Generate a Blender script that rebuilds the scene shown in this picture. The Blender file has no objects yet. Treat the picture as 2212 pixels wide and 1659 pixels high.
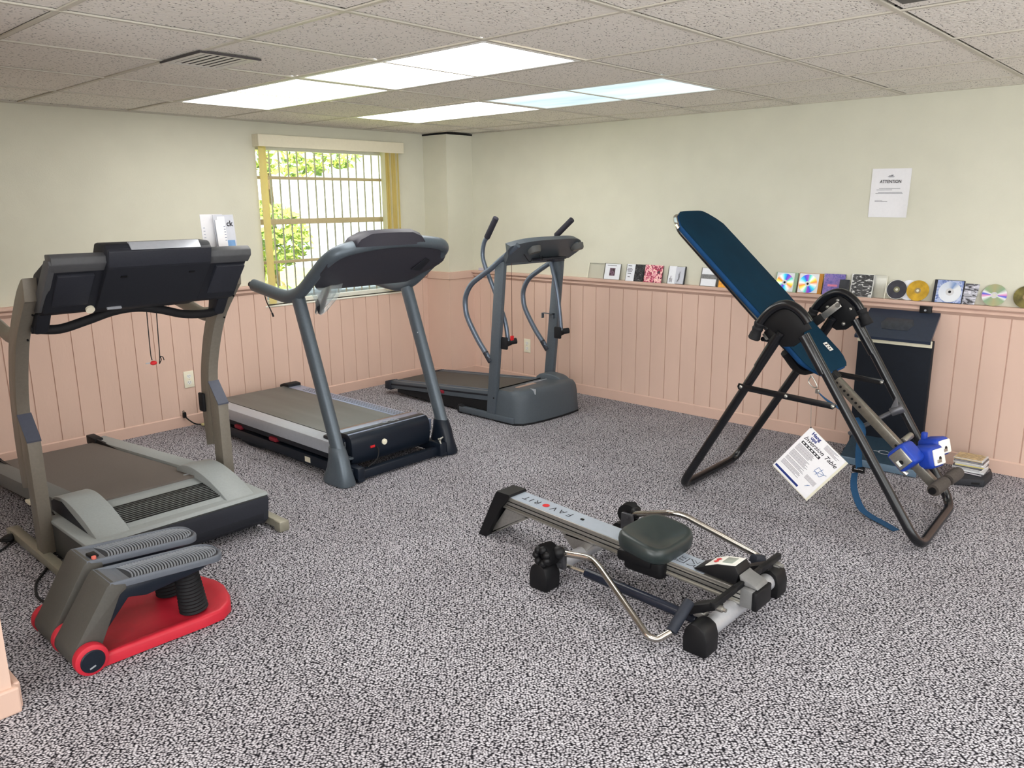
import bpy, bmesh, math, random
from mathutils import Vector, Matrix
random.seed(7)
C = bpy.context.scene.collection
PI = math.pi
# ------------------------------------------------------------------ room constants (metres)
XR, YL, H, EYE = 4.966, 5.291, 2.0817, 1.499

# ------------------------------------------------------------------ materials
def lin(c):
    return tuple((v/255/12.92 if v/255 <= .04045 else ((v/255+.055)/1.055)**2.4) for v in c) + (1,)
_M = {}
def mat(name, rgb, rough=.5, metal=0., var=.06, scale=60., bump=0., bscale=None, spec=.3, stretch=None, coat=0.):
    if name in _M: return _M[name]
    m = bpy.data.materials.new(name); m.use_nodes = True
    nt = m.node_tree; N = nt.nodes; L = nt.links; b = N['Principled BSDF']
    tc = N.new('ShaderNodeTexCoord')
    src = tc.outputs['Object']
    if stretch:
        mp = N.new('ShaderNodeMapping'); mp.inputs['Scale'].default_value = stretch
        L.new(src, mp.inputs['Vector']); src = mp.outputs['Vector']
    nz = N.new('ShaderNodeTexNoise'); nz.inputs['Scale'].default_value = scale; nz.inputs['Detail'].default_value = 3
    L.new(src, nz.inputs['Vector'])
    rp = N.new('ShaderNodeValToRGB'); c = lin(rgb)
    rp.color_ramp.elements[0].position = .3; rp.color_ramp.elements[1].position = .7
    rp.color_ramp.elements[0].color = tuple(v*(1-var) for v in c[:3]) + (1,)
    rp.color_ramp.elements[1].color = tuple(min(1, v*(1+var)) for v in c[:3]) + (1,)
    L.new(nz.outputs['Fac'], rp.inputs['Fac']); L.new(rp.outputs['Color'], b.inputs['Base Color'])
    b.inputs['Roughness'].default_value = rough; b.inputs['Metallic'].default_value = metal
    b.inputs['Specular IOR Level'].default_value = spec
    if coat: b.inputs['Coat Weight'].default_value = coat
    if bump:
        n2 = N.new('ShaderNodeTexNoise'); n2.inputs['Scale'].default_value = bscale or scale*3; n2.inputs['Detail'].default_value = 2
        L.new(src, n2.inputs['Vector'])
        bp = N.new('ShaderNodeBump'); bp.inputs['Strength'].default_value = bump; bp.inputs['Distance'].default_value = .002
        L.new(n2.outputs['Fac'], bp.inputs['Height']); L.new(bp.outputs['Normal'], b.inputs['Normal'])
    _M[name] = m; return m

def emit_mat(name, rgb, strength, vary=.08, stretch=(1, 1, 1)):
    m = bpy.data.materials.new(name); m.use_nodes = True
    nt = m.node_tree; N = nt.nodes; L = nt.links; N.remove(N['Principled BSDF'])
    e = N.new('ShaderNodeEmission'); e.inputs['Color'].default_value = lin(rgb)
    tc = N.new('ShaderNodeTexCoord'); nz = N.new('ShaderNodeTexNoise'); nz.inputs['Scale'].default_value = 2.
    mp = N.new('ShaderNodeMapping'); mp.inputs['Scale'].default_value = stretch; L.new(tc.outputs['Object'], mp.inputs['Vector']); L.new(mp.outputs['Vector'], nz.inputs['Vector'])
    mr = N.new('ShaderNodeMapRange'); mr.inputs['From Min'].default_value = .3; mr.inputs['From Max'].default_value = .7; mr.inputs['To Min'].default_value = strength*(1-vary); mr.inputs['To Max'].default_value = strength*(1+vary)
    L.new(nz.outputs['Fac'], mr.inputs['Value']); L.new(mr.outputs['Result'], e.inputs['Strength'])
    L.new(e.outputs[0], N['Material Output'].inputs['Surface']); return m

def carpet_mat():
    m = bpy.data.materials.new('carpet_loop'); m.use_nodes = True
    nt = m.node_tree; N = nt.nodes; L = nt.links; b = N['Principled BSDF']
    tc = N.new('ShaderNodeTexCoord')
    wn = N.new('ShaderNodeTexNoise'); wn.inputs['Scale'].default_value = 26; L.new(tc.outputs['Object'], wn.inputs['Vector'])
    mx = N.new('ShaderNodeMix'); mx.data_type = 'VECTOR'; mx.inputs['Factor'].default_value = .012
    L.new(tc.outputs['Object'], mx.inputs['A']); L.new(wn.outputs['Color'], mx.inputs['B'])
    m0 = N.new('ShaderNodeMapping'); m0.inputs['Rotation'].default_value = (0, 0, .80); L.new(mx.outputs['Result'], m0.inputs['Vector'])
    mp = N.new('ShaderNodeMapping'); mp.inputs['Scale'].default_value = (112, 165, 60)
    L.new(m0.outputs['Vector'], mp.inputs['Vector'])
    vo = N.new('ShaderNodeTexVoronoi'); vo.inputs['Scale'].default_value = 1; vo.inputs['Randomness'].default_value = .8
    L.new(mp.outputs['Vector'], vo.inputs['Vector'])
    rp = N.new('ShaderNodeValToRGB'); e = rp.color_ramp.elements
    e[0].position = .20; e[0].color = lin((224, 222, 229)); e[1].position = .64; e[1].color = lin((34, 33, 38))
    k = e.new(.40); k.color = lin((172, 169, 176))
    L.new(vo.outputs['Distance'], rp.inputs['Fac'])
    n2 = N.new('ShaderNodeTexNoise'); n2.inputs['Scale'].default_value = 2.2; n2.inputs['Detail'].default_value = 5
    L.new(tc.outputs['Object'], n2.inputs['Vector'])
    r2 = N.new('ShaderNodeValToRGB'); r2.color_ramp.elements[0].color = (.86, .85, .85, 1); r2.color_ramp.elements[1].color = (1, 1, 1, 1)
    r2.color_ramp.elements[0].position = .35; r2.color_ramp.elements[1].position = .65
    L.new(n2.outputs['Fac'], r2.inputs['Fac'])
    mu = N.new('ShaderNodeMix'); mu.data_type = 'RGBA'; mu.blend_type = 'MULTIPLY'; mu.inputs['Factor'].default_value = 1
    L.new(rp.outputs['Color'], mu.inputs['A']); L.new(r2.outputs['Color'], mu.inputs['B'])
    L.new(mu.outputs['Result'], b.inputs['Base Color'])
    b.inputs['Roughness'].default_value = .95; b.inputs['Specular IOR Level'].default_value = .1
    bp = N.new('ShaderNodeBump'); bp.inputs['Strength'].default_value = .8; bp.inputs['Distance'].default_value = .006; bp.invert = True
    L.new(vo.outputs['Distance'], bp.inputs['Height']); L.new(bp.outputs['Normal'], b.inputs['Normal'])
    return m

def tile_mat():
    m = bpy.data.materials.new('ceiling_tile'); m.use_nodes = True
    nt = m.node_tree; N = nt.nodes; L = nt.links; b = N['Principled BSDF']
    tc = N.new('ShaderNodeTexCoord')
    wn = N.new('ShaderNodeTexNoise'); wn.inputs['Scale'].default_value = 30; L.new(tc.outputs['Object'], wn.inputs['Vector'])
    mx = N.new('ShaderNodeMix'); mx.data_type = 'VECTOR'; mx.inputs['Factor'].default_value = .02
    L.new(tc.outputs['Object'], mx.inputs['A']); L.new(wn.outputs['Color'], mx.inputs['B'])
    mp = N.new('ShaderNodeMapping'); mp.inputs['Scale'].default_value = (60, 95, 60); L.new(mx.outputs['Result'], mp.inputs['Vector'])
    vo = N.new('ShaderNodeTexVoronoi'); vo.inputs['Scale'].default_value = 1
    L.new(mp.outputs['Vector'], vo.inputs['Vector'])
    n2 = N.new('ShaderNodeTexNoise'); n2.inputs['Scale'].default_value = 45; n2.inputs['Detail'].default_value = 2
    L.new(tc.outputs['Object'], n2.inputs['Vector'])
    mm = N.new('ShaderNodeMath'); mm.operation = 'MULTIPLY_ADD'; mm.inputs[1].default_value = -.33; L.new(n2.outputs['Fac'], mm.inputs[0])
    mm.inputs[2].default_value = .40
    lt = N.new('ShaderNodeMath'); lt.operation = 'SUBTRACT'; L.new(mm.outputs[0], lt.inputs[0]); L.new(vo.outputs['Distance'], lt.inputs[1])
    rp = N.new('ShaderNodeValToRGB'); e = rp.color_ramp.elements
    e[0].position = 0; e[0].color = lin((236, 231, 222)); e[1].position = .05; e[1].color = lin((92, 86, 80))
    L.new(lt.outputs[0], rp.inputs['Fac']); L.new(rp.outputs['Color'], b.inputs['Base Color'])
    b.inputs['Roughness'].default_value = .9; b.inputs['Specular IOR Level'].default_value = .2
    bp = N.new('ShaderNodeBump'); bp.inputs['Strength'].default_value = .5; bp.inputs['Distance'].default_value = .004; bp.invert = True
    L.new(lt.outputs[0], bp.inputs['Height']); L.new(bp.outputs['Normal'], b.inputs['Normal'])
    return m

def glass_mat(name, tint, alpha, rough=.02):
    m = bpy.data.materials.new(name); m.use_nodes = True
    nt = m.node_tree; N = nt.nodes; L = nt.links; N.remove(N['Principled BSDF'])
    t = N.new('ShaderNodeBsdfTransparent'); t.inputs['Color'].default_value = lin(tint)
    g = N.new('ShaderNodeBsdfGlossy'); g.inputs['Roughness'].default_value = rough
    d = N.new('ShaderNodeBsdfDiffuse'); d.inputs['Color'].default_value = lin((235, 238, 240))
    fr = N.new('ShaderNodeFresnel'); fr.inputs['IOR'].default_value = 1.4
    m1 = N.new('ShaderNodeMixShader'); m1.inputs['Fac'].default_value = alpha; L.new(t.outputs[0], m1.inputs[1]); L.new(d.outputs[0], m1.inputs[2])
    m2 = N.new('ShaderNodeMixShader'); L.new(fr.outputs[0], m2.inputs['Fac']); L.new(m1.outputs[0], m2.inputs[1]); L.new(g.outputs[0], m2.inputs[2])
    L.new(m2.outputs[0], N['Material Output'].inputs['Surface']); return m

def translucent_mat(name, rgb):
    m = bpy.data.materials.new(name); m.use_nodes = True
    nt = m.node_tree; N = nt.nodes; L = nt.links; b = N['Principled BSDF']
    tc = N.new('ShaderNodeTexCoord'); nz = N.new('ShaderNodeTexNoise'); nz.inputs['Scale'].default_value = 14; L.new(tc.outputs['Object'], nz.inputs['Vector'])
    rp = N.new('ShaderNodeValToRGB'); c = lin(rgb); rp.color_ramp.elements[0].color = tuple(v*.9 for v in c[:3])+(1,); rp.color_ramp.elements[1].color = c
    L.new(nz.outputs['Fac'], rp.inputs['Fac']); L.new(rp.outputs['Color'], b.inputs['Base Color']); b.inputs['Roughness'].default_value = .5
    t = N.new('ShaderNodeBsdfTranslucent'); L.new(rp.outputs['Color'], t.inputs['Color'])
    mx = N.new('ShaderNodeMixShader'); mx.inputs['Fac'].default_value = .6; L.new(b.outputs[0], mx.inputs[1]); L.new(t.outputs[0], mx.inputs[2])
    L.new(mx.outputs[0], N['Material Output'].inputs['Surface']); return m

def disc_mat(name, sat=.9, val=.85, phase=0., tint=None, k=2.):
    """mirror of a compact disc: hue fans round the hub (the rainbow reflection is painted into the base colour), metallic"""
    m = bpy.data.materials.new(name); m.use_nodes = True
    nt = m.node_tree; N = nt.nodes; L = nt.links; b = N['Principled BSDF']
    tc = N.new('ShaderNodeTexCoord'); sp = N.new('ShaderNodeSeparateXYZ'); L.new(tc.outputs['Object'], sp.inputs[0])
    at = N.new('ShaderNodeMath'); at.operation = 'ARCTAN2'; L.new(sp.outputs['Z'], at.inputs[0]); L.new(sp.outputs['Y'], at.inputs[1])
    mu = N.new('ShaderNodeMath'); mu.operation = 'MULTIPLY_ADD'; mu.inputs[1].default_value = k/(2*PI); mu.inputs[2].default_value = phase
    L.new(at.outputs[0], mu.inputs[0])
    fr = N.new('ShaderNodeMath'); fr.operation = 'FRACT'; L.new(mu.outputs[0], fr.inputs[0])
    rp = N.new('ShaderNodeValToRGB'); e = rp.color_ramp.elements
    if tint: cols = tint
    else: cols = [(0, (245, 245, 245)), (.12, (250, 230, 90)), (.22, (245, 140, 50)), (.34, (240, 240, 240)), (.5, (60, 215, 235)), (.64, (30, 80, 220)), (.78, (150, 60, 200)), (.88, (70, 220, 200)), (1, (245, 245, 245))]  # rainbow glint painted by angle into the colour
    e[0].position = cols[0][0]; e[0].color = lin(cols[0][1]); e[1].position = cols[-1][0]; e[1].color = lin(cols[-1][1])
    for p, c in cols[1:-1]:
        q = e.new(p); q.color = lin(c)
    L.new(fr.outputs[0], rp.inputs['Fac']); L.new(rp.outputs['Color'], b.inputs['Base Color'])
    b.inputs['Metallic'].default_value = .35; b.inputs['Roughness'].default_value = .3
    return m

# ------------------------------------------------------------------ mesh building
def cat(pts, n=6, closed=False):
    P = [Vector(p) for p in pts]; out = []
    m = len(P); rng = m if closed else m-1
    for i in range(rng):
        p1, p2 = P[i], P[(i+1) % m]
        p0 = P[i-1] if (i > 0 or closed) else p1*2-p2
        p3 = P[(i+2) % m] if (i+2 < m or closed) else p2*2-p1
        for k in range(n):
            t = k/n
            out.append(.5*((2*p1)+(p2-p0)*t+(2*p0-5*p1+4*p2-p3)*t*t+(3*p1-p0-3*p2+p3)*t**3))
    if not closed: out.append(P[-1])
    return out

def fillet(pts, r, n=5):
    """polyline with its inner corners rounded by radius r"""
    P = [Vector(p) for p in pts]; out = [P[0]]
    for i in range(1, len(P)-1):
        a, b, c = P[i-1], P[i], P[i+1]
        u = (a-b); v = (c-b); d = min(r, u.length*.49, v.length*.49)
        s = b+u.normalized()*d; e = b+v.normalized()*d
        for k in range(n+1):
            t = k/n; out.append((1-t)**2*s+2*t*(1-t)*b+t*t*e)
    out.append(P[-1]); return out

class B:
    def __init__(s): s.bm = bmesh.new()
    def _add(s, t, bev=0, seg=2, edges=None, M=None):
        if bev:
            ee = [e for e in t.edges if (edges is None or edges(e))]
            bmesh.ops.bevel(t, geom=ee, offset=bev, segments=seg, profile=.5, affect='EDGES', clamp_overlap=True)
        if M is not None: bmesh.ops.transform(t, matrix=M, verts=t.verts)
        bmesh.ops.recalc_face_normals(t, faces=t.faces)
        me = bpy.data.meshes.new('tmp'); t.to_mesh(me); t.free(); s.bm.from_mesh(me); bpy.data.meshes.remove(me)
        return s
    def box(s, x0, x1, y0, y1, z0, z1, bev=0, seg=2, M=None, edges=None):
        t = bmesh.new(); v = [t.verts.new((x, y, z)) for z in (z0, z1) for y in (y0, y1) for x in (x0, x1)]
        for f in ((0, 2, 3, 1), (4, 5, 7, 6), (0, 1, 5, 4), (2, 6, 7, 3), (0, 4, 6, 2), (1, 3, 7, 5)): t.faces.new([v[i] for i in f])
        return s._add(t, bev, seg, edges, M)
    def prism(s, pts, axis, lo, hi, bev=0, seg=2, M=None, edges=None):
        t = bmesh.new()
        mk = {'X': lambda u, v, w: (w, u, v), 'Y': lambda u, v, w: (u, w, v), 'Z': lambda u, v, w: (u, v, w)}[axis]
        a = [t.verts.new(mk(u, v, lo)) for u, v in pts]; b = [t.verts.new(mk(u, v, hi)) for u, v in pts]; n = len(pts)
        t.faces.new(a); t.faces.new(b[::-1])
        for i in range(n): t.faces.new([a[i], a[(i+1) % n], b[(i+1) % n], b[i]])
        bmesh.ops.recalc_face_normals(t, faces=t.faces)
        return s._add(t, bev, seg, edges, M)
    def loft(s, rings, caps=True, closed=False, M=None, wrap=True):
        t = bmesh.new(); R = [[t.verts.new(p) for p in r] for r in rings]; n = len(R[0])
        m = len(R)
        for i in range(m if closed else m-1):
            a, b = R[i], R[(i+1) % m]
            for k in range(n if wrap else n-1): t.faces.new([a[k], a[(k+1) % n], b[(k+1) % n], b[k]])
        if caps and not closed and wrap: t.faces.new(R[0][::-1]); t.faces.new(R[-1])
        return s._add(t, M=M)
    def tube(s, path, r, seg=12, r2=None, up=(0, 0, 1), caps=True, closed=False, M=None):
        """r along the side, r2 along 'up' (ellipse); r may be a list"""
        P = [Vector(p) for p in path]; n = len(P); rings = []; prev = None
        for i in range(n):
            if closed: T = (P[(i+1) % n]-P[i-1])
            else: T = (P[min(i+1, n-1)]-P[max(i-1, 0)])
            T.normalize()
            if prev is None:
                u = Vector(up); u = u-T*u.dot(T)
                if u.length < 1e-3: u = Vector((1, 0, 0)); u = u-T*u.dot(T)
            else: u = prev-T*prev.dot(T)
            u.normalize(); prev = u; w = T.cross(u)
            ra = r[i] if isinstance(r, (list, tuple)) else r
            rb = (r2[i] if isinstance(r2, (list, tuple)) else r2) if r2 is not None else ra
            rings.append([P[i]+w*(ra*math.cos(2*PI*k/seg))+u*(rb*math.sin(2*PI*k/seg)) for k in range(seg)])
        return s.loft(rings, caps, closed, M)
    def cyl(s, p0, p1, r0, r1=None, seg=24, bev=0, M=None):
        p0, p1 = Vector(p0), Vector(p1); r1 = r0 if r1 is None else r1
        if bev:
            d = (p1-p0).normalized()
            return s.tube([p0, p0+d*bev*.3, p0+d*bev, p1-d*bev, p1-d*bev*.3, p1], [r0-bev, r0-bev*.3, r0, r1, r1-bev*.3, r1-bev], seg, M=M)
        return s.tube([p0, p1], [r0, r1], seg, M=M)
    def lathe(s, prof, p0, d, seg=24, M=None):
        p0 = Vector(p0); d = Vector(d).normalized()
        return s.tube([p0+d*t for r, t in prof], [max(r, 1e-4) for r, t in prof], seg, M=M)
    def ball(s, c, r, sc=(1, 1, 1), seg=14, M=None):
        t = bmesh.new(); bmesh.ops.create_uvsphere(t, u_segments=seg, v_segments=seg//2+1, radius=r)
        bmesh.ops.scale(t, vec=sc, verts=t.verts); bmesh.ops.translate(t, vec=c, verts=t.verts)
        return s._add(t, M=M)
    def ring(s, c, n, R, r, seg=32, s2=8):
        n = Vector(n).normalized(); u = n.orthogonal().normalized(); w = n.cross(u); c = Vector(c)
        return s.tube([c+u*R*math.cos(2*PI*k/seg)+w*R*math.sin(2*PI*k/seg) for k in range(seg)], r, s2, closed=True, up=n)
    def sheet(s, grid, th=.002, nrm=None):
        """thick sheet from a grid of points"""
        G = [[Vector(p) for p in row] for row in grid]; a, b = len(G), len(G[0])
        def nr(i, j):
            du = G[min(i+1, a-1)][j]-G[max(i-1, 0)][j]; dv = G[i][min(j+1, b-1)]-G[i][max(j-1, 0)]
            q = du.cross(dv); return q.normalized() if q.length > 1e-9 else Vector((0, 0, 1))
        t = bmesh.new()
        A = [[t.verts.new(G[i][j]) for j in range(b)] for i in range(a)]
        D = [[t.verts.new(G[i][j]+nr(i, j)*th) for j in range(b)] for i in range(a)]
        for i in range(a-1):
            for j in range(b-1):
                t.faces.new([A[i][j], A[i][j+1], A[i+1][j+1], A[i+1][j]][::-1]); t.faces.new([D[i][j], D[i][j+1], D[i+1][j+1], D[i+1][j]])
        for i in range(a-1):
            for j in (0, b-1): t.faces.new([A[i][j], A[i+1][j], D[i+1][j], D[i][j]])
        for j in range(b-1):
            for i in (0, a-1): t.faces.new([A[i][j], A[i][j+1], D[i][j+1], D[i][j]])
        return s._add(t)
    def text(s, string, size, M, ext=.0004, align='CENTER', bold=0.):
        cu = bpy.data.curves.new('t', 'FONT'); cu.body = string; cu.size = size; cu.align_x = align; cu.align_y = 'CENTER'
        cu.extrude = ext; cu.offset = bold; cu.resolution_u = 3
        o = bpy.data.objects.new('t', cu); C.objects.link(o)
        dg = bpy.context.evaluated_depsgraph_get(); me = bpy.data.meshes.new_from_object(o.evaluated_get(dg))
        me.transform(M); s.bm.from_mesh(me)
        bpy.data.objects.remove(o); bpy.data.curves.remove(cu); bpy.data.meshes.remove(me); return s
    def build(s, name, m, parent=None, label=None, kind=None, smooth=True, angle=35):
        me = bpy.data.meshes.new(name)
        off = world_loc(parent) if parent else Vector((0, 0, 0))
        if off.length: bmesh.ops.translate(s.bm, vec=-off, verts=s.bm.verts)
        s.bm.to_mesh(me); s.bm.free()
        if smooth:
            me.shade_smooth(); me.set_sharp_from_angle(angle=math.radians(angle))
        o = bpy.data.objects.new(name, me); C.objects.link(o)
        for q in (m if isinstance(m, (list, tuple)) else [m]): me.materials.append(q)
        if parent: o.parent = parent
        if label: o['label'] = label
        if kind: o['kind'] = kind
        return o

def world_loc(o):
    v = Vector((0, 0, 0))
    while o is not None: v += o.location; o = o.parent
    return v
def thing(name, label, category, loc=(0, 0, 0), group=None):
    o = bpy.data.objects.new(name, None); C.objects.link(o); o.location = loc; o.empty_display_size = .1
    o['label'] = label; o['category'] = category
    if group: o['group'] = group
    return o
def tag(o, label, category, group=None):
    o['label'] = label; o['category'] = category
    if group: o['group'] = group
    return o
def recentre(o, p):
    """move a mesh object's origin to p (its vertices stay where they are)"""
    p = Vector(p); o.data.transform(Matrix.Translation(-(p-o.location))); o.location = p; return o
def frame(o, x, y):
    """4x4 matrix from an origin, a reading direction and an up direction"""
    x = Vector(x).normalized(); y = Vector(y); y = (y-x*y.dot(x)).normalized(); z = x.cross(y)
    M = Matrix((x, y, z)).transposed().to_4x4(); M.translation = Vector(o); return M
vert_edges = lambda e: abs((e.verts[0].co-e.verts[1].co).normalized().z) > .9
top_edges = lambda e: e.verts[0].co.z > .05 and e.verts[1].co.z > .05
# ------------------------------------------------------------------ palette
CREAM = mat('cream_paint', (214, 212, 195), .75, var=.02, scale=6, bump=.25, bscale=160)
PINK = mat('pink_paint', (212, 182, 166), .6, var=.03, scale=5, bump=.35, bscale=70, stretch=(1, 1, .35))
PINKT = mat('pink_trim_paint', (210, 178, 162), .5, var=.03, scale=8)
TILE = tile_mat(); CARPET = carpet_mat()
BAR = mat('ceiling_bar_paint', (198, 192, 178), .5, var=.03, scale=5)
VOID = mat('ceiling_void', (26, 24, 22), .9)
WHITE = mat('white_enamel', (232, 231, 226), .4, var=.02)
IVORY = mat('ivory_plastic', (232, 226, 205), .35, var=.02)
BLACKP = mat('black_plastic', (11, 11, 14), .5, var=.15, scale=200)
CHROME = mat('chrome', (205, 200, 192), .16, metal=1., var=.04)
STEEL = mat('brushed_steel', (168, 166, 160), .35, metal=.9, var=.08, scale=120)
PAPER = mat('white_paper', (236, 235, 238), .8, var=.015)
INK = mat('black_ink', (40, 38, 44), .7, var=.1)

# ------------------------------------------------------------------ floor, walls
FILL = 30  # strength of the added fill lamps
XN, YB = -1.6, -2.6          # the parts of the room behind the camera
B().box(XN-.15, XR+.15, YB-.15, YL+.15, -.05, 0).build('floor', CARPET, kind='structure', smooth=False)
WX0, WX1, WZ0, WZ1 = 3.085, 4.36, .775, 1.925       # window opening in the left wall
b = B()
b.box(XN-.15, WX0, YL, YL+.15, 0, H+.3); b.box(WX1, XR+.15, YL, YL+.15, 0, H+.3)
b.box(WX0, WX1, YL, YL+.15, 0, WZ0); b.box(WX0, WX1, YL, YL+.15, WZ1, H+.3)
b.build('wall_left', CREAM, kind='structure', smooth=False)
B().box(XR, XR+.15, YB-.15, YL, 0, H+.3).build('wall_right', CREAM, kind='structure', smooth=False)
# unseen rear walls with invented openings; added fill lamps there brighten the ceiling
b = B(); b.box(XN-.15, XR, YB-.15, YB, 0, .55).box(XN-.15, XR, YB-.15, YB, 1.95, H+.3).box(XN-.15, -.6, YB-.15, YB, .55, 1.95).box(4.2, XR, YB-.15, YB, .55, 1.95).build('wall_back', CREAM, kind='structure', smooth=False)
b = B(); b.box(XN-.15, XN, YB, YL, 0, .55).box(XN-.15, XN, YB, YL, 1.95, H+.3).box(XN-.15, XN, YB, -2.2, .55, 1.95).box(XN-.15, XN, 1.2, YL, .55, 1.95).build('wall_near', CREAM, kind='structure', smooth=False)
for nm, loc, rot, sx in (('fill_back', (1.8, YB-.16, 1.25), (-PI/2, 0, PI), 4.8), ('fill_near', (XN-.16, -.5, 1.25), (-PI/2, 0, PI/2), 3.4)):  # added fill lamps, unseen, to brighten the room and its ceiling
    l = bpy.data.lights.new(nm, 'AREA'); l.shape = 'RECTANGLE'; l.size = sx; l.size_y = 1.4; l.energy = FILL*sx*(.35 if nm == 'fill_back' else 1.); l.color = (.97, .985, 1)
    lo = bpy.data.objects.new(nm, l); C.objects.link(lo); lo.location = loc; lo.rotation_euler = rot
# boxed column in the far corner; it stops a little short of the ceiling tiles
CX, CY = 4.667, 5.0
B().box(CX, XR, CY, YL, 0, H-.016).build('wall_corner', CREAM, kind='structure', smooth=False)
B().box(CX-.006, XR, CY-.006, YL, H-.016, H-.004).build('column_gap_shade', VOID, kind='structure', smooth=False)  # dark strip fills the gap above the column, standing for its shade
B().box(CX-.008, XR, CY-.008, YL, 0, .93).box(CX-.016, XR, CY-.016, YL, .868, .932, bev=.003).box(CX-.016, XR, CY-.016, YL, 0, .075, bev=.003).build('trim_2', PINK, kind='structure', smooth=False)
# short end of a partition at the near left
B().box(XN, .54, 2.56, 2.80, 0, H).build('wall_partition', PINK, kind='structure', smooth=False)
B().box(XN, .556, 2.544, 2.80, 0, .085, bev=.006).box(.545, .566, 2.57, 2.80, 0, .088, bev=.006).build('baseboard_partition', PINKT, kind='structure', smooth=False)

def panelling(name, axis, a0, a1, z0, z1, first, step, wall, t=.012):
    """grooved boards: a plan profile with a narrow groove every 'step', extruded upwards"""
    g = .0035; xs = [first+step*k for k in range(-80, 80)]; xs = sorted(x for x in xs if a0+.01 < x < a1-.01)
    prof = [(a0, wall-t)]
    for x in xs: prof += [(x-g, wall-t), (x-g*.5, wall-t*.45), (x+g*.5, wall-t*.45), (x+g, wall-t)]
    prof += [(a1, wall-t), (a1, wall), (a0, wall)]
    if axis == 'Y': prof = [(w, y) for y, w in prof]
    return B().prism(prof, 'Z', z0, z1).build(name, PINK, kind='structure', smooth=False)
panelling('trim_3', 'X', XN, WX0, 0, .9, 1.343, .1255, YL)
panelling('trim_4', 'X', WX0, WX1, 0, WZ0-.012, 1.343, .1255, YL)
panelling('trim_5', 'X', WX1, CX, 0, .9, 1.343, .1255, YL)
panelling('trim_6', 'Y', YB, CY, 0, .9, 3.778, .1265, XR)
# ledge on top of the boards: a shelf lip over a second moulding
def ledge(name, axis, a0, a1):
    prof = [(0, .934), (.046, .934), (.05, .93), (.05, .916), (.044, .910), (.026, .908), (.03, .902), (.034, .888), (.022, .878), (.012, .868), (0, .868)]
    if axis == 'X': pts = [(YL-d, z) for d, z in prof]; b = B().prism(pts, 'X', a0, a1)
    else: pts = [(XR-d, z) for d, z in prof]; b = B().prism(pts, 'Y', a0, a1)
    return b.build(name, PINKT, kind='structure', smooth=False)
ledge('trim_7', 'X', XN, WX0-.012); ledge('trim_8', 'X', WX1+.05, CX-.02); ledge('trim_9', 'Y', YB, CY-.018)
def base(name, axis, a0, a1):
    prof = [(0, .078), (.014, .078), (.02, .072), (.02, 0), (0, 0)]
    if axis == 'X': b = B().prism([(YL-d, z) for d, z in prof], 'X', a0, a1)
    else: b = B().prism([(XR-d, z) for d, z in prof], 'Y', a0, a1)
    return b.build(name, PINKT, kind='structure', smooth=False)
base('baseboard_left', 'X', XN, CX-.016); base('baseboard_right', 'Y', YB, CY-.016)

# ------------------------------------------------------------------ ceiling: tiles lying in a grid of bars
GX = lambda a: a*.6096+.9879
GY = lambda b: b*.6184+1.5313
LIGHTS = [(2, 1), (2, 3), (4, 1), (4, 3)]                 # visible fixtures: column a..a+1, rows b..b+2
UNSEEN = [(0, -3), (-2, -1), (4, -4), (1, -6), (-3, 2), (4, -7)]
lit = {(a, r) for a, b_ in LIGHTS+UNSEEN for r in (b_, b_+1)}
b = B()
ca = range(-5, 8); cb = range(-8, 7)
for a in ca:
    for r in cb:
        if (a, r) in lit: continue
        x0, x1 = max(GX(a)+.0165, XN), min(GX(a+1)-.010, XR); y0, y1 = max(GY(r)+.010, YB), min(GY(r+1)-.0165, YL)
        if x1-x0 < .02 or y1-y0 < .02: continue
        dz = random.choice((0, 0, 0, .0015, .003))
        b.box(x0, x1, y0, y1, H+.0025+dz, H+.02+dz)
b.build('ceiling', TILE, kind='structure', smooth=False)
B().box(XN-.1, XR+.1, YB-.1, YL+.1, H+.14, H+.16).build('ceiling_slab', VOID, kind='structure', smooth=False)
b = B()
for a in ca:
    if XN < GX(a) < XR: b.box(GX(a)-.0088, GX(a)+.0088, YB, YL, H-.001, H+.004)
for r in cb:
    if YB < GY(r) < YL: b.box(XN, XR, GY(r)-.0088, GY(r)+.0088, H-.0016, H+.004)
b.box(XR-.02, XR, YB, YL, H-.002, H+.003); b.box(XN, XR, YL-.02, YL, H-.002, H+.003)
b.build('ceiling_grid', BAR, kind='structure', smooth=False)

LAMP = emit_mat('lit_diffuser', (255, 253, 248), 9.0)
LAMP2 = emit_mat('lit_diffuser_cool', (222, 245, 251), 1.32, .28, (2.2, .5, 1))
LBL = {(2, 1): 'large bright fluorescent ceiling panel nearest the camera, ahead of its twin', (2, 3): 'bright fluorescent ceiling panel over the window side, left of the row',
       (4, 1): 'dimmer bluish fluorescent ceiling panel near the right wall', (4, 3): 'bright fluorescent ceiling panel closest to the far corner column'}
for i, (a, r) in enumerate(LIGHTS+UNSEEN):
    x0, x1, y0, y1 = GX(a)+.012, GX(a+1)-.012, GY(r)+.012, GY(r+2)-.012
    t = thing('ceiling_light', LBL.get((a, r), 'fluorescent ceiling panel set in the tile grid behind the camera'), 'ceiling light', ((x0+x1)/2, (y0+y1)/2, H), 'fluorescent panels in the ceiling grid')
    f = B()
    for q in ((x0, x0+.02, y0, y1), (x1-.02, x1, y0, y1), (x0+.02, x1-.02, y0, y0+.02), (x0+.02, x1-.02, y1-.02, y1)): f.box(*q, H-.002, H+.012, bev=.002)
    f.box(x0, x1, y0, y1, H+.05, H+.06); f.build('frame', WHITE, t, smooth=False)
    B().box(x0+.02, x1-.02, y0+.02, y1-.02, H+.002, H+.005).build('diffuser', LAMP2 if (a, r) == (4, 1) else LAMP, t, smooth=False)

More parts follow.
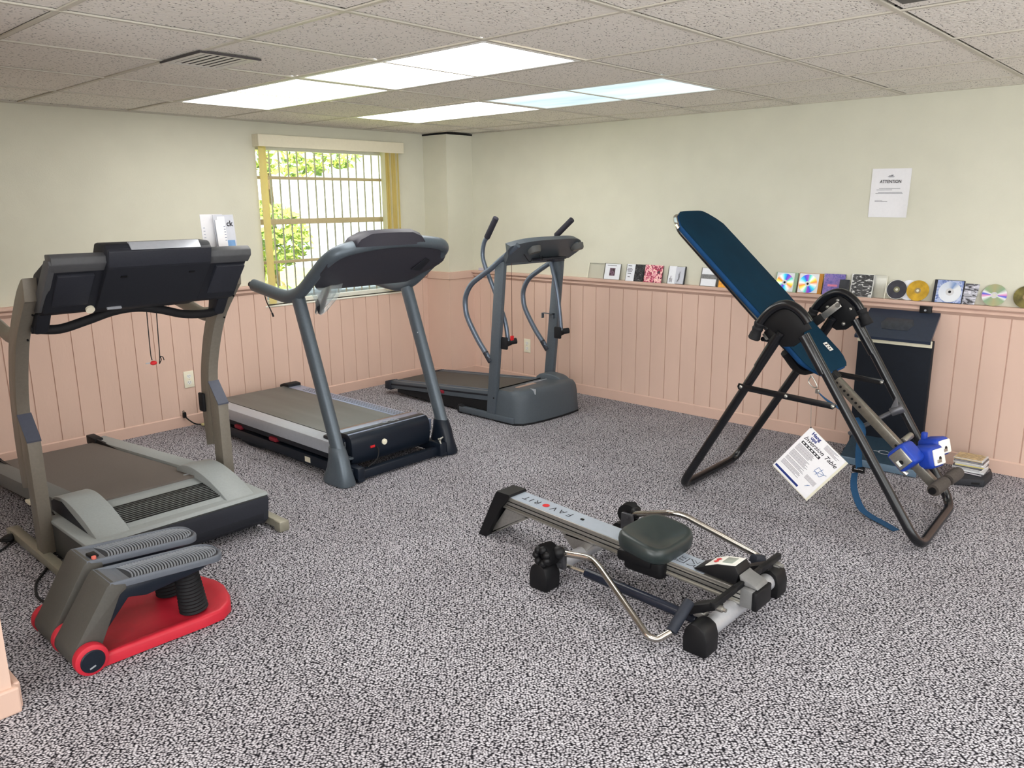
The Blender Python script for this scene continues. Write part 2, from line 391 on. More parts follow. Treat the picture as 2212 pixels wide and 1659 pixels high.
# ceiling vents
def vent(label, x0, x1, y0, y1, m, slats=6):
    t = thing('ceiling_vent', label, 'vent', ((x0+x1)/2, (y0+y1)/2, H), 'air vents in the ceiling')
    f = B(); w = .035
    for q in ((x0, x0+w, y0, y1), (x1-w, x1, y0, y1), (x0+w, x1-w, y0, y0+w), (x0+w, x1-w, y1-w, y1)): f.box(*q, H-.005, H-.001)
    f.build('frame', m, t, smooth=False)
    B().box(x0-.006, x0, y0-.006, y1, H-.0085, H-.0005).box(x0, x1, y0-.006, y0, H-.0085, H-.0005).build('edge_shade', mat('vent_edge_shade', (70, 66, 66), .7, var=.1), t, smooth=False)  # shade of the vent's near side faces, put in as dark strips
    B().box(x0+w, x1-w, y0+w, y1-w, H-.003, H-.001).build('backing', VOID, t, smooth=False)
    s = B(); n = slats
    for k in range(n):
        x = x0+w+(x1-x0-2*w)*(k+.5)/n
        s.box(x-.009, x+.009, y0+w, y1-w, H-.0045, H-.0035)
    s.build('slat', m, t, smooth=False)
VENTM = mat('vent_grey_enamel', (214, 211, 206), .45, metal=.1, var=.03)
vent('grey slatted air vent in the ceiling left of the fluorescent panels', 1.585, 1.84, 3.06, 3.40, VENTM)
VENTD = mat('vent_dark_enamel', (78, 76, 72), .5, var=.05)
vent('dark air vent in the ceiling at the top right corner', 2.36, 2.70, .46, .865, VENTD)

# ------------------------------------------------------------------ window with sashes, pane and outside security bars
w = thing('window_1', 'single-hung window with security bars outside', 'window', ((WX0+WX1)/2, YL+.08, WZ0))
del w['category']; del w['label']; w['kind'] = 'structure'
ALU = mat('window_white_aluminium', (228, 226, 214), .4, var=.02)
f = B(); y0, y1 = YL+.055, YL+.10
for q in ((WX0, WX0+.03, WZ0, WZ1), (WX1-.03, WX1, WZ0, WZ1), (WX0+.03, WX1-.03, WZ0, WZ0+.03), (WX0+.03, WX1-.03, WZ1-.03, WZ1)): f.box(q[0], q[1], y0, y1, q[2], q[3], bev=.003)
f.build('window_frame', ALU, w, smooth=False)
f = B(); f.box(WX0+.03, WX1-.03, y0-.005, y1-.01, 1.362, 1.402, bev=.003)
for z in (1.085, 1.70): f.box(WX0+.03, WX1-.03, y0+.008, y1-.015, z-.011, z+.011, bev=.002)
f.build('sash', mat('backlit_sash_tan', (184, 170, 132), .5, var=.05), w, smooth=False)  # white sash tinted tan, its backlit look put into the colour
B().box(WX0-.02, WX1+.02, YL-.018, YL+.055, WZ0-.012, WZ0, bev=.003).build('window_sill', ALU, w, smooth=False)
B().box(WX0+.03, WX1-.03, YL+.078, YL+.081, WZ0+.03, WZ1-.03).build('pane', glass_mat('window_glass', (252, 255, 253), .02), w, smooth=False)
f = B()
for k in range(16): f.cyl((3.18+.0803*k, YL+.25, WZ0-.12), (3.18+.0803*k, YL+.25, WZ1+.1), .0065, seg=8)
for z in (WZ0-.06, WZ1+.06): f.box(WX0-.05, WX1+.1, YL+.243, YL+.257, z-.01, z+.01)
f.build('security_bars', mat('darkened_bar_paint', (160, 152, 138), .6, var=.1), w)  # bar colour darkened so the bars show against the bright outdoors
# vertical blind: valance box, gathered vanes at the right, one vane at the left
t = thing('vertical_blind', 'cream valance with yellowed vertical blind vanes drawn to the window sides', 'blind', (3.75, YL-.04, WZ1))
VAL = mat('valance_vinyl', (226, 219, 196), .5, var=.02)
VANE = translucent_mat('blind_vane_vinyl', (248, 236, 176))
B().box(3.065, 4.385, YL-.085, YL-.079, 1.908, 1.992, bev=.002).box(3.065, 3.071, YL-.079, YL-.001, 1.908, 1.992).box(4.379, 4.385, YL-.079, YL-.001, 1.908, 1.992).box(3.071, 4.379, YL-.079, YL-.001, 1.986, 1.992).build('valance', VAL, t, smooth=False)
B().box(3.08, 4.37, YL-.06, YL-.02, 1.93, 1.955).build('headrail', ALU, t, smooth=False)
VANE2 = translucent_mat('blind_vane_white', (250, 248, 232))
for k in range(8):
    x = 4.196+.0195*k; ang = math.radians(80+random.uniform(-7, 7))
    pts = [(.042*u, .007*(1-u*u)) for u in (-1, -.6, -.2, .2, .6, 1)]
    rr = [[Vector((x+u*math.cos(ang)-v*math.sin(ang), YL-.042+u*math.sin(ang)+v*math.cos(ang), z)) for u, v in pts] for z in (.80, 1.93)]
    B().sheet(rr, .0012).build('vane', VANE if k % 3 else VANE2, t)
pts = [(.03*u, .006*(1-u*u)) for u in (-1, -.5, 0, .5, 1)]
B().sheet([[Vector((3.118+u, YL-.035-v, z)) for u, v in pts] for z in (.79, 1.93)], .0012).build('vane', VANE, t)

# ------------------------------------------------------------------ outside
GRASS = mat('sunlit_grass', (150, 170, 90), .9, var=.25, scale=9)
B().box(-4, 14, YL+.3, 22, -.45, -.4).build('ground', mat('sunlit_lawn', (196, 206, 110), .9, var=.15, scale=6), kind='structure', smooth=False)
B().box(2.2, 6.2, YL+.32, YL+.75, -.4, .80, bev=.01).build('ground_planter_kerb', mat('pale_blue_brick', (176, 186, 196), .8, var=.1, scale=12), kind='structure', smooth=False)
def bush(name, label, cat_, c, r, n, cols, leaf=.07, trunk=True, group=None):
    t = thing(name, label, cat_, (c[0], c[1], -.4), group)
    bb = [B() for _ in cols]
    for k in range(n):
        d = Vector((random.gauss(0, 1), random.gauss(0, 1), random.gauss(0, 1))).normalized()
        rad = random.uniform(.55, 1.)**.5; p = Vector(c)+Vector((d.x*r[0], d.y*r[1], d.z*r[2]))*rad
        u = Vector((random.gauss(0, 1), random.gauss(0, 1), random.gauss(0, 1))).normalized(); v = u.orthogonal().normalized(); l = leaf*random.uniform(.6, 1.2)
        q = bb[k % len(cols)]; vs = [q.bm.verts.new(x) for x in (p-u*l, p+v*l*.45, p+u*l, p-v*l*.45)]; q.bm.faces.new(vs)
    for q, m in zip(bb, cols): q.build('foliage', m, t, kind='stuff')
    if trunk: B().tube(cat([(c[0], c[1], -.4), (c[0]+.03, c[1], (c[2]-.4)/2), (c[0], c[1], c[2])], 4), .05).build('trunk', mat('bark', (110, 90, 66), .9, var=.2), t)
L1 = mat('leaf_yellow_green', (176, 190, 80), .6, var=.2); L2 = mat('leaf_green', (112, 140, 66), .6, var=.2); L3 = mat('leaf_brown', (150, 130, 86), .7, var=.2)
bush('garden_bush', 'rounded yellow-green bush outside the left half of the window', 'bush', (4.9, 8.5, 1.15), (.62, .6, .42), 1300, [L1, L2, L1])
bush('garden_shrub', 'low brownish shrub beneath the rounded bush outside the window', 'bush', (4.35, 7.45, .2), (.42, .3, .58), 800, [L3, L1, L2], trunk=False)
bush('garden_tree', 'yellow-green tree branches seen through the top of the window', 'tree', (5.5, 9.2, 2.12), (1.4, .5, .26), 900, [L1, L1, L2], leaf=.08)
bush('garden_hedge', 'low bright green hedge along the sill outside the window', 'hedge', (4.95, 6.75, .2), (1.0, .25, .62), 1300, [L2, L1], leaf=.05, trunk=False)

# ------------------------------------------------------------------ outlets
def outlet(label, p, n):
    p = Vector(p); n = Vector(n); u = Vector((0, 0, 1)).cross(n)
    t = thing('wall_outlet', label, 'outlet', p, 'wall outlets on the pink boards'); M = frame(p, u, (0, 0, 1))
    B().box(-.036, .036, -.058, .058, 0, .006, bev=.004, M=M).build('cover_plate', IVORY, t)
    for s in (-1, 1):
        r = B().prism([(.016*math.cos(a), s*.022+.0145*math.sin(a)) for a in [2*PI*k/20 for k in range(20)]], 'Z', .005, .008, M=M).build('socket', WHITE, t)
        q = B(); q.box(-.0075, -.0055, s*.022-.001, s*.022+.008, .0075, .0085, M=M).box(.0055, .0075, s*.022-.001, s*.022+.007, .0075, .0085, M=M).cyl(M @ Vector((0, s*.022-.008, .0075)), M @ Vector((0, s*.022-.008, .0085)), .0025, seg=8)
        q.build('slot', INK, r, smooth=False)
    B().cyl(M @ Vector((0, 0, .006)), M @ Vector((0, 0, .0075)), .003, seg=10).build('screw', STEEL, t)
outlet('ivory duplex outlet low on the left wall boards between the treadmills', (2.433, YL-.012, .328), (0, -1, 0))
outlet('ivory duplex outlet on the right wall boards behind the corner treadmill', (XR-.012, 4.362, .326), (-1, 0, 0))
# ------------------------------------------------------------------ big taupe treadmill at the left (front toward the viewer)
TAUPE = mat('taupe_metal', (122, 116, 106), .42, metal=.15, var=.05, scale=90)
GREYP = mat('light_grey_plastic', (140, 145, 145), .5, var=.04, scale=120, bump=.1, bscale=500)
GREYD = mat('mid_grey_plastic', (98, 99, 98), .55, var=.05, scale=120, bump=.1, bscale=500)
CHAR = mat('charcoal_plastic', (40, 42, 50), .5, var=.08, scale=140, bump=.12, bscale=600)
CHAR2 = mat('dark_charcoal_plastic', (30, 32, 39), .55, var=.08, scale=140, bump=.12, bscale=600)
BELT1 = mat('taupe_belt_rubber', (100, 93, 88), .75, var=.06, scale=220, bump=.25, bscale=900)
RUB = mat('black_rubber', (24, 24, 27), .7, var=.15, scale=100)
BLUEG = mat('blue_grey_cap', (70, 74, 88), .5, var=.05)
SILV = mat('silver_plastic', (176, 180, 188), .35, metal=.35, var=.03)
RED = mat('red_plastic', (198, 36, 42), .4, var=.06)
t1 = thing('treadmill', 'taupe treadmill with wide charcoal console and curved uprights behind the red mini stepper', 'treadmill', (1.40, 3.95, 0), 'treadmills along the window wall')
cx = 1.40
mir = lambda a, b: (2*cx-b, 2*cx-a)
for X in ((.94, .985), mir(.94, .985)):
    B().box(*X, 3.15, 4.05, .012, .052, bev=.006).box(X[0]-.004, X[1]+.004, 3.145, 3.20, .0, .05, bev=.006).box(X[0]-.004, X[1]+.004, 4.0, 4.06, .0, .05, bev=.006).build('base_rail', mat('olive_grey_metal', (140, 136, 122), .4, metal=.2), t1)
for X in ((.953, 1.006), mir(.953, 1.006)):
    o = B().prism([(3.603, .045), (3.683, .045), (3.683, .651), (3.603, .552)], 'X', *X, bev=.003).build('post', TAUPE, t1)
    B().prism([(3.600, .553), (3.683, .655), (3.686, .652), (3.6, .546)], 'X', X[0]-.001, X[1]+.001).build('cap', BLUEG, o, smooth=False)
    back = cat([(0, 3.765, .31), (0, 3.775, .42), (0, 3.775, .55), (0, 3.745, .74), (0, 3.65, .97), (0, 3.49, 1.155), (0, 3.40, 1.225), (0, 3.365, 1.24)], 5)
    frnt = cat([(0, 3.69, .33), (0, 3.69, .42), (0, 3.69, .55), (0, 3.665, .74), (0, 3.555, .97), (0, 3.405, 1.125), (0, 3.375, 1.15)], 5)
    u = B().prism([(p.y, p.z) for p in frnt]+[(p.y, p.z) for p in back[::-1]], 'X', X[0]+.002, X[1]-.002, bev=.004).build('upright', TAUPE, t1)
    for y, z in ((3.545, .985), (3.44, 1.095)): B().cyl((X[1]-.012, y+.004, z), (X[1]-.012, y-.006, z-.005), .004, seg=10).build('bolt', BLACKP, u)
    if X[0] > cx: B().box(X[0]-.012, X[0]+.004, 3.735, 3.785, .49, .585, bev=.006).build('pad', RUB, u)
    # long side handrail reaching back to the runner
    xm = .5*(X[0]+X[1])
    B().tube(cat([(xm, 3.60, 1.00), (xm, 3.72, .985), (xm, 3.85, 1.01), (xm, 4.05, 1.045), (xm, 4.28, 1.06)], 5), .021, 12, r2=.034).build('handrail', TAUPE, t1)
# deck: belt between two foot rails, rising toward the motor hood
zt = lambda y: .248-(y-3.62)*.083
for X in ((1.06, 1.15), mir(1.06, 1.15)):
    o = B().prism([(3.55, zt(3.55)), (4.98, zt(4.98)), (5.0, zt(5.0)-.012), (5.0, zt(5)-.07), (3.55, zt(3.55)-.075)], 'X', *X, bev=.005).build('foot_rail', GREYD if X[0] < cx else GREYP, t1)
    xe = X[1] if X[0] < cx else X[0]
    B().box(min(xe, xe+(.03 if X[0] > cx else -.03))-.012, max(xe, xe+(.03 if X[0] > cx else -.03))+.006, 4.86, 5.0, .105, zt(4.93)+.018, bev=.005).build('end_cap', RUB, o)
    if X[0] < cx:
        s = B()
        for y in (4.02, 3.86): s.box(1.035, 1.062, y, y+.06, zt(y)-.075, zt(y)-.06, bev=.003)
        s.build('bracket', IVORY, o)
b = B(); top = [(y, zt(y)-.012) for y in (3.55, 4.0, 4.5, 4.88)]
arc = [(4.90+.03*math.sin(a), zt(4.9)-.042+.03*math.cos(a)) for a in (0, .5, 1, 1.57, 2.1, 2.6, PI)]
b.prism(top+arc+[(3.55, zt(3.55)-.07)], 'X', 1.158, 1.642); b.build('belt', BELT1, t1)
B().box(1.156, 1.644, 3.5, 4.8, .09, .13).build('deck_frame', CHAR2, t1)
B().box(1.14, 1.153, 3.58, 4.9, .13, .155, M=None).box(1.647, 1.66, 3.58, 4.9, .13, .155).build('belt_gap', RUB, t1, smooth=False)
# motor hood
GREYB0 = mat('dark_grey_body', (62, 63, 62), .55, var=.06, scale=120, bump=.1, bscale=500)
hood = B()
hood.prism([(3.212, .176), (3.203, .182), (3.22, .193), (3.66, .190), (3.69, .180), (3.69, .174)], 'X', .999, 1.801, bev=.004)
for X in ((1.05, 1.185), mir(1.05, 1.185)):
    cr = cat([(0, 3.225, .186), (0, 3.33, .228), (0, 3.45, .262), (0, 3.57, .278), (0, 3.67, .268), (0, 3.74, .245)], 4)
    hood.prism([(p.y, p.z) for p in cr]+[(3.735, .17), (3.23, .17)], 'X', *X, bev=.006)
hood.prism([(3.23, .18), (3.30, .203), (3.42, .223), (3.52, .232), (3.60, .232), (3.615, .222), (3.615, .17), (3.23, .17)], 'X', 1.18, 1.62, bev=.003)
hood = hood.build('motor_hood', GREYP, t1)
B().prism([(3.255, .035), (3.215, .06), (3.203, .15), (3.206, .178), (3.68, .176), (3.70, .035)], 'X', 1.002, 1.798, bev=.004).build('lower_body', GREYB0, hood)
for X in ((1.0475, 1.0495), mir(1.0475, 1.0495)): B().prism([(3.33, .194), (3.60, .262), (3.70, .25), (3.738, .232), (3.735, .192)], 'X', *X).build('side_shade', CHAR2, hood, smooth=False)  # dark wedge stands in for shade in the recess beside each wing
B().prism([(3.25, .03), (3.2125, .06), (3.1965, .15), (3.1995, .176), (3.24, .17), (3.25, .1)], 'X', 1.006, 1.794).build('front_panel', CHAR, hood)
B().prism([(3.245, .06), (3.2105, .062), (3.205, .096), (3.24, .1)], 'X', 1.03, 1.77, bev=.002).build('lower_panel', CHAR2, hood)
g = B()
for k in range(11):
    y = 3.298+.0155*k; z = .2045+.16*(y-3.298) if y < 3.42 else .2240+.09*(y-3.42)
    g.box(1.192, 1.610, y, y+.0078, z-.01, z+.0022)
g.build('vent_grille', BLACKP, hood, smooth=False)
B().box(1.59, 1.62, 3.60, 3.62, .222, .238, bev=.004).build('roller_end', SILV, hood)
# console
con = B()
con.prism([(3.42, 1.085), (3.36, 1.10), (3.215, 1.275), (3.20, 1.305), (3.235, 1.318), (3.41, 1.25), (3.52, 1.10)], 'X', 1.006, 1.796, bev=.008)
con.prism([(3.42, 1.078), (3.345, 1.10), (3.18, 1.27), (3.165, 1.335), (3.185, 1.362), (3.29, 1.365), (3.45, 1.12)], 'X', 1.195, 1.615, bev=.01)
con = con.build('console', CHAR2, t1)
for X in ((1.004, 1.20), (1.61, 1.80)): r = B().prism([(3.215, 1.262), (3.183, 1.292), (3.183, 1.318), (3.205, 1.332), (3.25, 1.33), (3.25, 1.27)], 'X', *X, bev=.004).build('rim', mat('grey_console_rim', (78, 79, 82), .5, var=.05), con)
B().prism([(3.42, 1.10), (3.37, 1.105), (3.185, 1.292), (3.19, 1.31), (3.24, 1.31), (3.43, 1.13)], 'X', .996, 1.02, bev=.004).build('rim', mat('grey_console_rim', (78, 79, 82), .5, var=.05), con)
for X, s in (((1.03, 1.165), 1), ((1.655, 1.79), 1)):
    B().prism([(3.385, 1.112), (3.335, 1.125), (3.222, 1.245), (3.24, 1.265), (3.39, 1.14)], 'X', *X, bev=.008).build('pocket', CHAR, con)
B().prism([(3.178, 1.272), (3.16, 1.333), (3.172, 1.345), (3.20, 1.29)], 'X', 1.20, 1.61, bev=.003).build('upper_band', CHAR, con)
B().prism([(3.161, 1.337), (3.182, 1.3665), (3.20, 1.367), (3.19, 1.34)], 'X', 1.285, 1.565, bev=.002).build('silver_strip', SILV, con, label='pale silver strip')
# badge and card slot on the lower edge
Mb = frame((1.19, 3.366, 1.062), (1, 0, 0), (0, -.4, 1))
q = B().cyl((0, 0, 0), (0, 0, .01), .017, seg=24, M=frame((1.174, 3.352, 1.106), (1, 0, 0), (0, -.62, .78))); q.build('badge', IVORY, con)
B().box(-.028, .028, -.004, .004, 0, .014, bev=.001, M=frame((1.262, 3.345, 1.107), (1, 0, 0), (0, -.64, .77))).build('card_slot', SILV, con)
q = B()
for x, z in ((1.265, 1.235), (1.54, 1.238)): q.box(-.012, .012, -.004, .004, 0, .003, M=frame((x, 3.214, z-.002), (1, 0, 0), (0, -.64, .77)))
q.build('clip', BLACKP, con)
hb = B().tube(cat([(1.0, 3.50, 1.03), (1.09, 3.47, 1.022), (1.19, 3.46, 1.045), (1.30, 3.45, 1.075), (1.40, 3.45, 1.08), (1.50, 3.45, 1.06), (1.60, 3.46, 1.03), (1.71, 3.47, 1.02), (1.80, 3.50, 1.028)], 6), .019, 14).build('handlebar', RUB, t1)
for X in ((1.0, 1.055), mir(1.0, 1.055)): B().prism([(3.40, 1.10), (3.50, 1.11), (3.53, 1.01), (3.47, 1.008)], 'X', *X, bev=.012).build('handlebar_bracket', CHAR2, t1)
c = B().tube(cat([(1.436, 3.45, 1.07), (1.434, 3.45, .97), (1.433, 3.45, .87), (1.436, 3.45, .845)], 4), .0022, 8).build('safety_cord', RUB, t1)
B().ball((1.441, 3.45, .832), .014, (1.1, .8, .7)).build('safety_key', RED, c)
B().box(1.408, 1.43, 3.448, 3.452, .832, .836).build('clip', SILV, c)
c = B().tube(cat([(1.478, 3.45, 1.065), (1.474, 3.45, .96), (1.471, 3.45, .86), (1.466, 3.45, .825)], 4), .0022, 8).tube(cat([(1.471, 3.45, .858), (1.484, 3.45, .852), (1.488, 3.45, .838)], 4), .002, 8).tube(cat([(1.471, 3.45, .86), (1.476, 3.45, .842), (1.466, 3.45, .824)], 4), .002, 8).build('safety_cord', RUB, t1)
# power cord: coil by the left post and a loop toward the stepper
pc = B().tube(cat([(.62, 3.78, .006), (.80, 3.86, .006), (.90, 3.93, .008), (.945, 3.985, .016), (.925, 4.02, .02), (.89, 3.99, .02), (.915, 3.95, .024), (.95, 3.97, .03)], 6), .0045, 8)
pc.tube(cat([(1.02, 3.63, .05), (.985, 3.60, .03), (.93, 3.53, .008), (.875, 3.45, .006), (.845, 3.37, .006), (.83, 3.29, .006), (.84, 3.20, .006)], 6), .0055, 8)
pc.build('power_cord', RUB, t1)
B().ball((.925, 3.98, .026), .026, (1.2, 1, .7)).build('plug', BLACKP, t1)

# brochures tucked in the console pocket
bx, by = 1.69, 3.34
t = thing('brochure_bundle', 'bundle of white brochures standing in the console of the taupe treadmill', 'brochures', (1.75, 3.34, 1.31))
GREYB = mat('brochure_grey_print', (198, 200, 208), .7, var=.03)
M1 = frame((1.725, 3.352, 1.30), (1, -.05, 0), (-.05, .10, 1)); M2 = frame((1.775, 3.350, 1.30), (1, .12, 0), (.03, .10, 1))
B().box(-.052, .05, 0, .165, -.001, .001, M=M1).build('sheet', PAPER, t, smooth=False)
o = B().box(-.05, .052, 0, .162, .006, .008, M=M2).build('sheet', GREYB, t, smooth=False)
B().text('ck', .034, M2 @ Matrix.Translation((.028, .122, .0082)), bold=.0008).build('lettering', INK, o, smooth=False)
M3 = frame((1.755, 3.338, 1.30), (1, .1, 0), (-.03, .10, 1))
o = B().box(-.026, .012, 0, .14, .006, .0075, M=M3).box(-.012, .026, .0, .155, .0, .0015, M=M3).build('folded_leaflet', PAPER, t, smooth=False)
q = B()
for k in range(6): q.box(.016, .024, .05+.012*k, .053+.012*k, .0016, .002, M=M3)
for k in range(5): q.box(-.044, -.036, .05+.014*k, .052+.014*k, .0011, .0014, M=M1)
q.build('print_lines', mat('print_grey_blue', (110, 120, 150), .7), o, smooth=False)
B().box(.006, .045, .02, .05, .0081, .0086, M=M2).build('print_block', mat('print_blue', (120, 160, 205), .7), o, smooth=False)
# ------------------------------------------------------------------ grey and navy treadmill under the window
GUN = mat('gunmetal_paint', (88, 97, 105), .38, metal=.35, var=.05, scale=90, bump=.08, bscale=700)
NAVY = mat('navy_black_plastic', (20, 27, 38), .38, var=.08, scale=120)
BELT2 = mat('grey_green_belt', (84, 88, 86), .36, spec=.5, var=.28, scale=9, stretch=(1, .1, 1), bump=.12, bscale=700)
PLUM = mat('plum_grey_plastic', (54, 53, 61), .5, var=.06, scale=140, bump=.1, bscale=600)
STEELB = mat('blue_silver_trim', (150, 160, 186), .3, metal=.5, var=.05)
BRONZE = mat('bronze_trim', (128, 106, 92), .35, metal=.4, var=.06)
t2 = thing('treadmill', 'gunmetal treadmill with plum-grey domed console standing in front of the window', 'treadmill', (2.785, 4.2, 0), 'treadmills along the window wall')
cx = 2.785; mir = lambda a, b: (2*cx-b, 2*cx-a)
for X, lab in (((2.435, 2.485), 1), (mir(2.435, 2.485), 0)):
    o = B().box(*X, 3.44, 4.98, .022, .082, bev=.006).prism([(4.28, .03), (4.40, .004), (4.52, 0), (4.60, .008), (4.66, .03)], 'X', X[0]+.004, X[1]-.004, bev=.006).build('base_bar', NAVY, t2)
    if lab: B().box(X[0]-.0015, X[0]+.002, 3.83, 3.885, .036, .068).build('rating_label', IVORY, o, smooth=False)
B().box(2.47, 3.10, 3.425, 3.475, .012, .062, bev=.005).build('cross_bar', NAVY, t2)
for X0 in (2.40, 3.17):
    # moulded boot and sloping oval post
    sg = 20; R = []
    for z, y, rx, ry, pw in ((0.004, 3.50, .052, .105, .55), (.02, 3.50, .055, .108, .55), (.09, 3.495, .047, .082, .75), (.155, 3.495, .046, .066, .9), (.205, 3.505, .042, .052, 1), (.212, 3.507, .038, .048, 1)):
        R.append([Vector((X0+rx*math.copysign(abs(math.cos(a))**pw, math.cos(a)), y+ry*math.copysign(abs(math.sin(a))**pw, math.sin(a)), z)) for a in [2*PI*k/sg for k in range(sg)]])
    o = B().loft(R).build('boot', GUN if X0 < cx else NAVY, t2)
    xi = X0+.055 if X0 < cx else X0-.055
    q = B().box(min(xi, xi+.05*(1 if X0 < cx else -1)), max(xi, xi+.05*(1 if X0 < cx else -1)), 3.40, 3.50, .006, .092, bev=.01)
    q.cyl((xi, 3.41, .02), (xi+.04*(1 if X0 < cx else -1), 3.41, .02), .012, seg=12); q.build('transport_wheel', NAVY, o)
    B().tube([(X0, 3.495, .19), (X0, 3.64, .60), (X0, 3.785, 1.0)], .034, 20, r2=.043, up=(0, 1, 0)).build('upright', GUN, t2)
q = B().box(-.014, .014, -.004, .004, 0, .004, bev=.001, M=frame((3.145, 3.665, .735), (1, .5, 0), (0, .33, 1))); q.build('sticker', SILV, t2)
# star knob at the right boot
q = B()
for k in range(3): q.cyl((3.075, 3.42, .112), (3.075+.022*math.cos(.6+k*2*PI/3), 3.405, .112+.03*math.sin(.6+k*2*PI/3)), .008, .004, seg=10)
q.cyl((3.075, 3.42, .112), (3.10, 3.44, .10), .008, seg=10); q.build('locking_knob', mat('pewter', (150, 148, 140), .4, metal=.6), t2)
# deck
for X in ((2.43, 2.53), mir(2.43, 2.53)):
    o = B().prism([(3.56, .206), (5.04, .206), (5.10, .196), (5.10, .135), (3.56, .135)], 'X', *X, bev=.004).build('foot_rail', STEELB if X[0] > cx else SILV, t2)
    if X[0] > cx:
        q = B()
        for i in range(3):
            for j in range(44): q.box(X[0]+.02+.024*i, X[0]+.030+.024*i, 3.72+.026*j, 3.733+.026*j, .2055, .2075)
        q.build('grip_bumps', GUN, o, smooth=False)
    B().prism([(5.0, .20), (5.0, .225), (5.06, .228), (5.115, .21), (5.115, .13), (5.0, .13)], 'X', X[0]-.004, X[1]+.004, bev=.006).build('end_cap', RUB, o)
B().box(2.45, 3.12, 3.56, 5.08, .095, .14, bev=.004).build('deck_frame', CHAR2, t2)
q = B()
for y in (4.62, 4.20): q.box(2.435, 2.47, y, y+.085, .082, .112, bev=.012)
q.build('cushion', mat('dark_red_rubber', (140, 34, 50), .6), t2)
arc = [(5.06+.03*math.sin(a), .176+.03*math.cos(a)) for a in (0, .5, 1, 1.57, 2.1, 2.6, PI)]
B().prism([(3.56, .206), (4.3, .206)]+arc+[(3.56, .15)], 'X', 2.535, 3.035).build('belt', BELT2, t2)
# motor hood with silver strip
prof = [(p.y, p.z) for p in cat([(0, 3.56, .065), (0, 3.525, .07), (0, 3.505, .11), (0, 3.50, .17), (0, 3.505, .215), (0, 3.525, .242), (0, 3.56, .252)], 4)]+[(3.66, .246), (3.70, .232), (3.70, .10)]
hood = B().prism(prof, 'X', 2.495, 3.075, bev=.008).box(2.455, 2.50, 3.56, 3.72, .15, .225, bev=.01).box(3.07, 3.115, 3.55, 3.72, .13, .215, bev=.012).build('motor_hood', NAVY, t2)
B().prism([(3.535, .2485), (3.645, .2515), (3.645, .246), (3.535, .242)], 'X', 2.50, 3.068, bev=.001).build('silver_strip', STEELB, hood, label='blue-silver strip along the top')
B().prism([(3.645, .2515), (3.705, .238), (3.705, .21), (3.645, .24)], 'X', 2.50, 3.068, bev=.001).build('bronze_edge', BRONZE, hood, label='bronze strip by the belt')
q = B(); Z = .2518
for x in (2.80, 2.86): q.ring((x, 3.592, Z), (0, -.03, 1), .017, .0025, 20, 6)
q.box(2.815, 2.845, 3.589, 3.595, Z-.001, Z+.001).box(2.775, 2.781, 3.59, 3.622, Z-.001, Z+.001).box(2.88, 2.886, 3.56, 3.592, Z-.001, Z+.001).build('emblem', SILV, hood)
B().box(2.445, 2.50, 3.495, 3.60, .115, .128, bev=.003).build('end_flange', GUN, hood)
B().box(2.62, 2.652, 3.494, 3.503, .151, .165, bev=.003).build('power_switch', RED, hood)
q = B(); q.cyl((2.72, 3.503, .168), (2.72, 3.492, .168), .017, seg=20).cyl((2.72, 3.493, .168), (2.72, 3.488, .168), .009, seg=14); q.build('round_lock', IVORY, hood)
B().tube(cat([(2.665, 3.50, .155), (2.66, 3.475, .13), (2.625, 3.455, .09), (2.56, 3.45, .066)], 5), .004, 8).build('power_cord', RUB, t2)
# frame: one bar sweeping from handle to handle over the console
path = [(2.392, 4.23, 1.048), (2.392, 4.10, 1.030), (2.392, 3.97, 1.012), (2.392, 3.86, 1.008), (2.392, 3.74, 1.045), (2.388, 3.60, 1.14), (2.39, 3.48, 1.222), (2.44, 3.405, 1.272), (2.60, 3.385, 1.298), (2.785, 3.38, 1.307)]
path += [(2*cx-x, y, z) for x, y, z in path[-2::-1]]
P = cat(path, 6); n = len(P)
rad = [.026+.008*math.sin(PI*i/(n-1)) for i in range(n)]
fr = B().tube(P, .03, 16, r2=.036).build('handle_frame', GUN, t2)
q = B()
for x in (2.392, 2*cx-2.392): q.lathe([(.030, 0), (.024, .012), (.016, .045), (.006, .058)], (x, 4.225, 1.047), (0, 1, .1), 14)
q.build('end_plug', RUB, fr)
rings = []
for k in range(25):
    s = -1+2*k/24; x = cx+.412*s
    zt_, yt = 1.287-.085*abs(s)**3, 3.385+.07*abs(s)**3
    e = max(0, (abs(s)-.72)/.28)
    zb, yb = 1.045+.11*e*e, 3.70-.15*e*e
    th = .05
    rings.append([Vector((x, yt, zt_)), Vector((x, yt*.66+yb*.34-.012, zt_*.66+zb*.34-.012)), Vector((x, yt*.33+yb*.67-.006, zt_*.33+zb*.67-.018)), Vector((x, yb, zb)), Vector((x, yb+th*.6, zb+.03)), Vector((x, yt+th, zt_+.015))])
con = B().loft(rings).build('console', PLUM, t2, angle=40)
q = B().prism([(.0, .0), (.085, -.02), (.10, .075), (.055, .10)], 'Z', 0, .006, bev=.002, M=frame((3.0, 3.542, 1.135), (1, 0, 0), (0, -.75, .66))); q.build('cooling_vent', CHAR2, con)
R = []
for k, s in enumerate([-1, -.97, -.9, -.6, -.2, .2, .6, .88, .96, 1]):
    x = 2.72+.23*s; e = (1-abs(s)**6); zt_ = 1.318+.056*e; y0_, y1_ = 3.348, 3.46
    R.append([Vector((x, y0_+.012*(1-e), 1.288)), Vector((x, y0_-.008*e, zt_-.018)), Vector((x, y0_+.016, zt_)), Vector((x, y1_, zt_-.01)), Vector((x, y1_+.01, 1.30))])
o = B().loft(R).build('display_module', PLUM, con, angle=50)
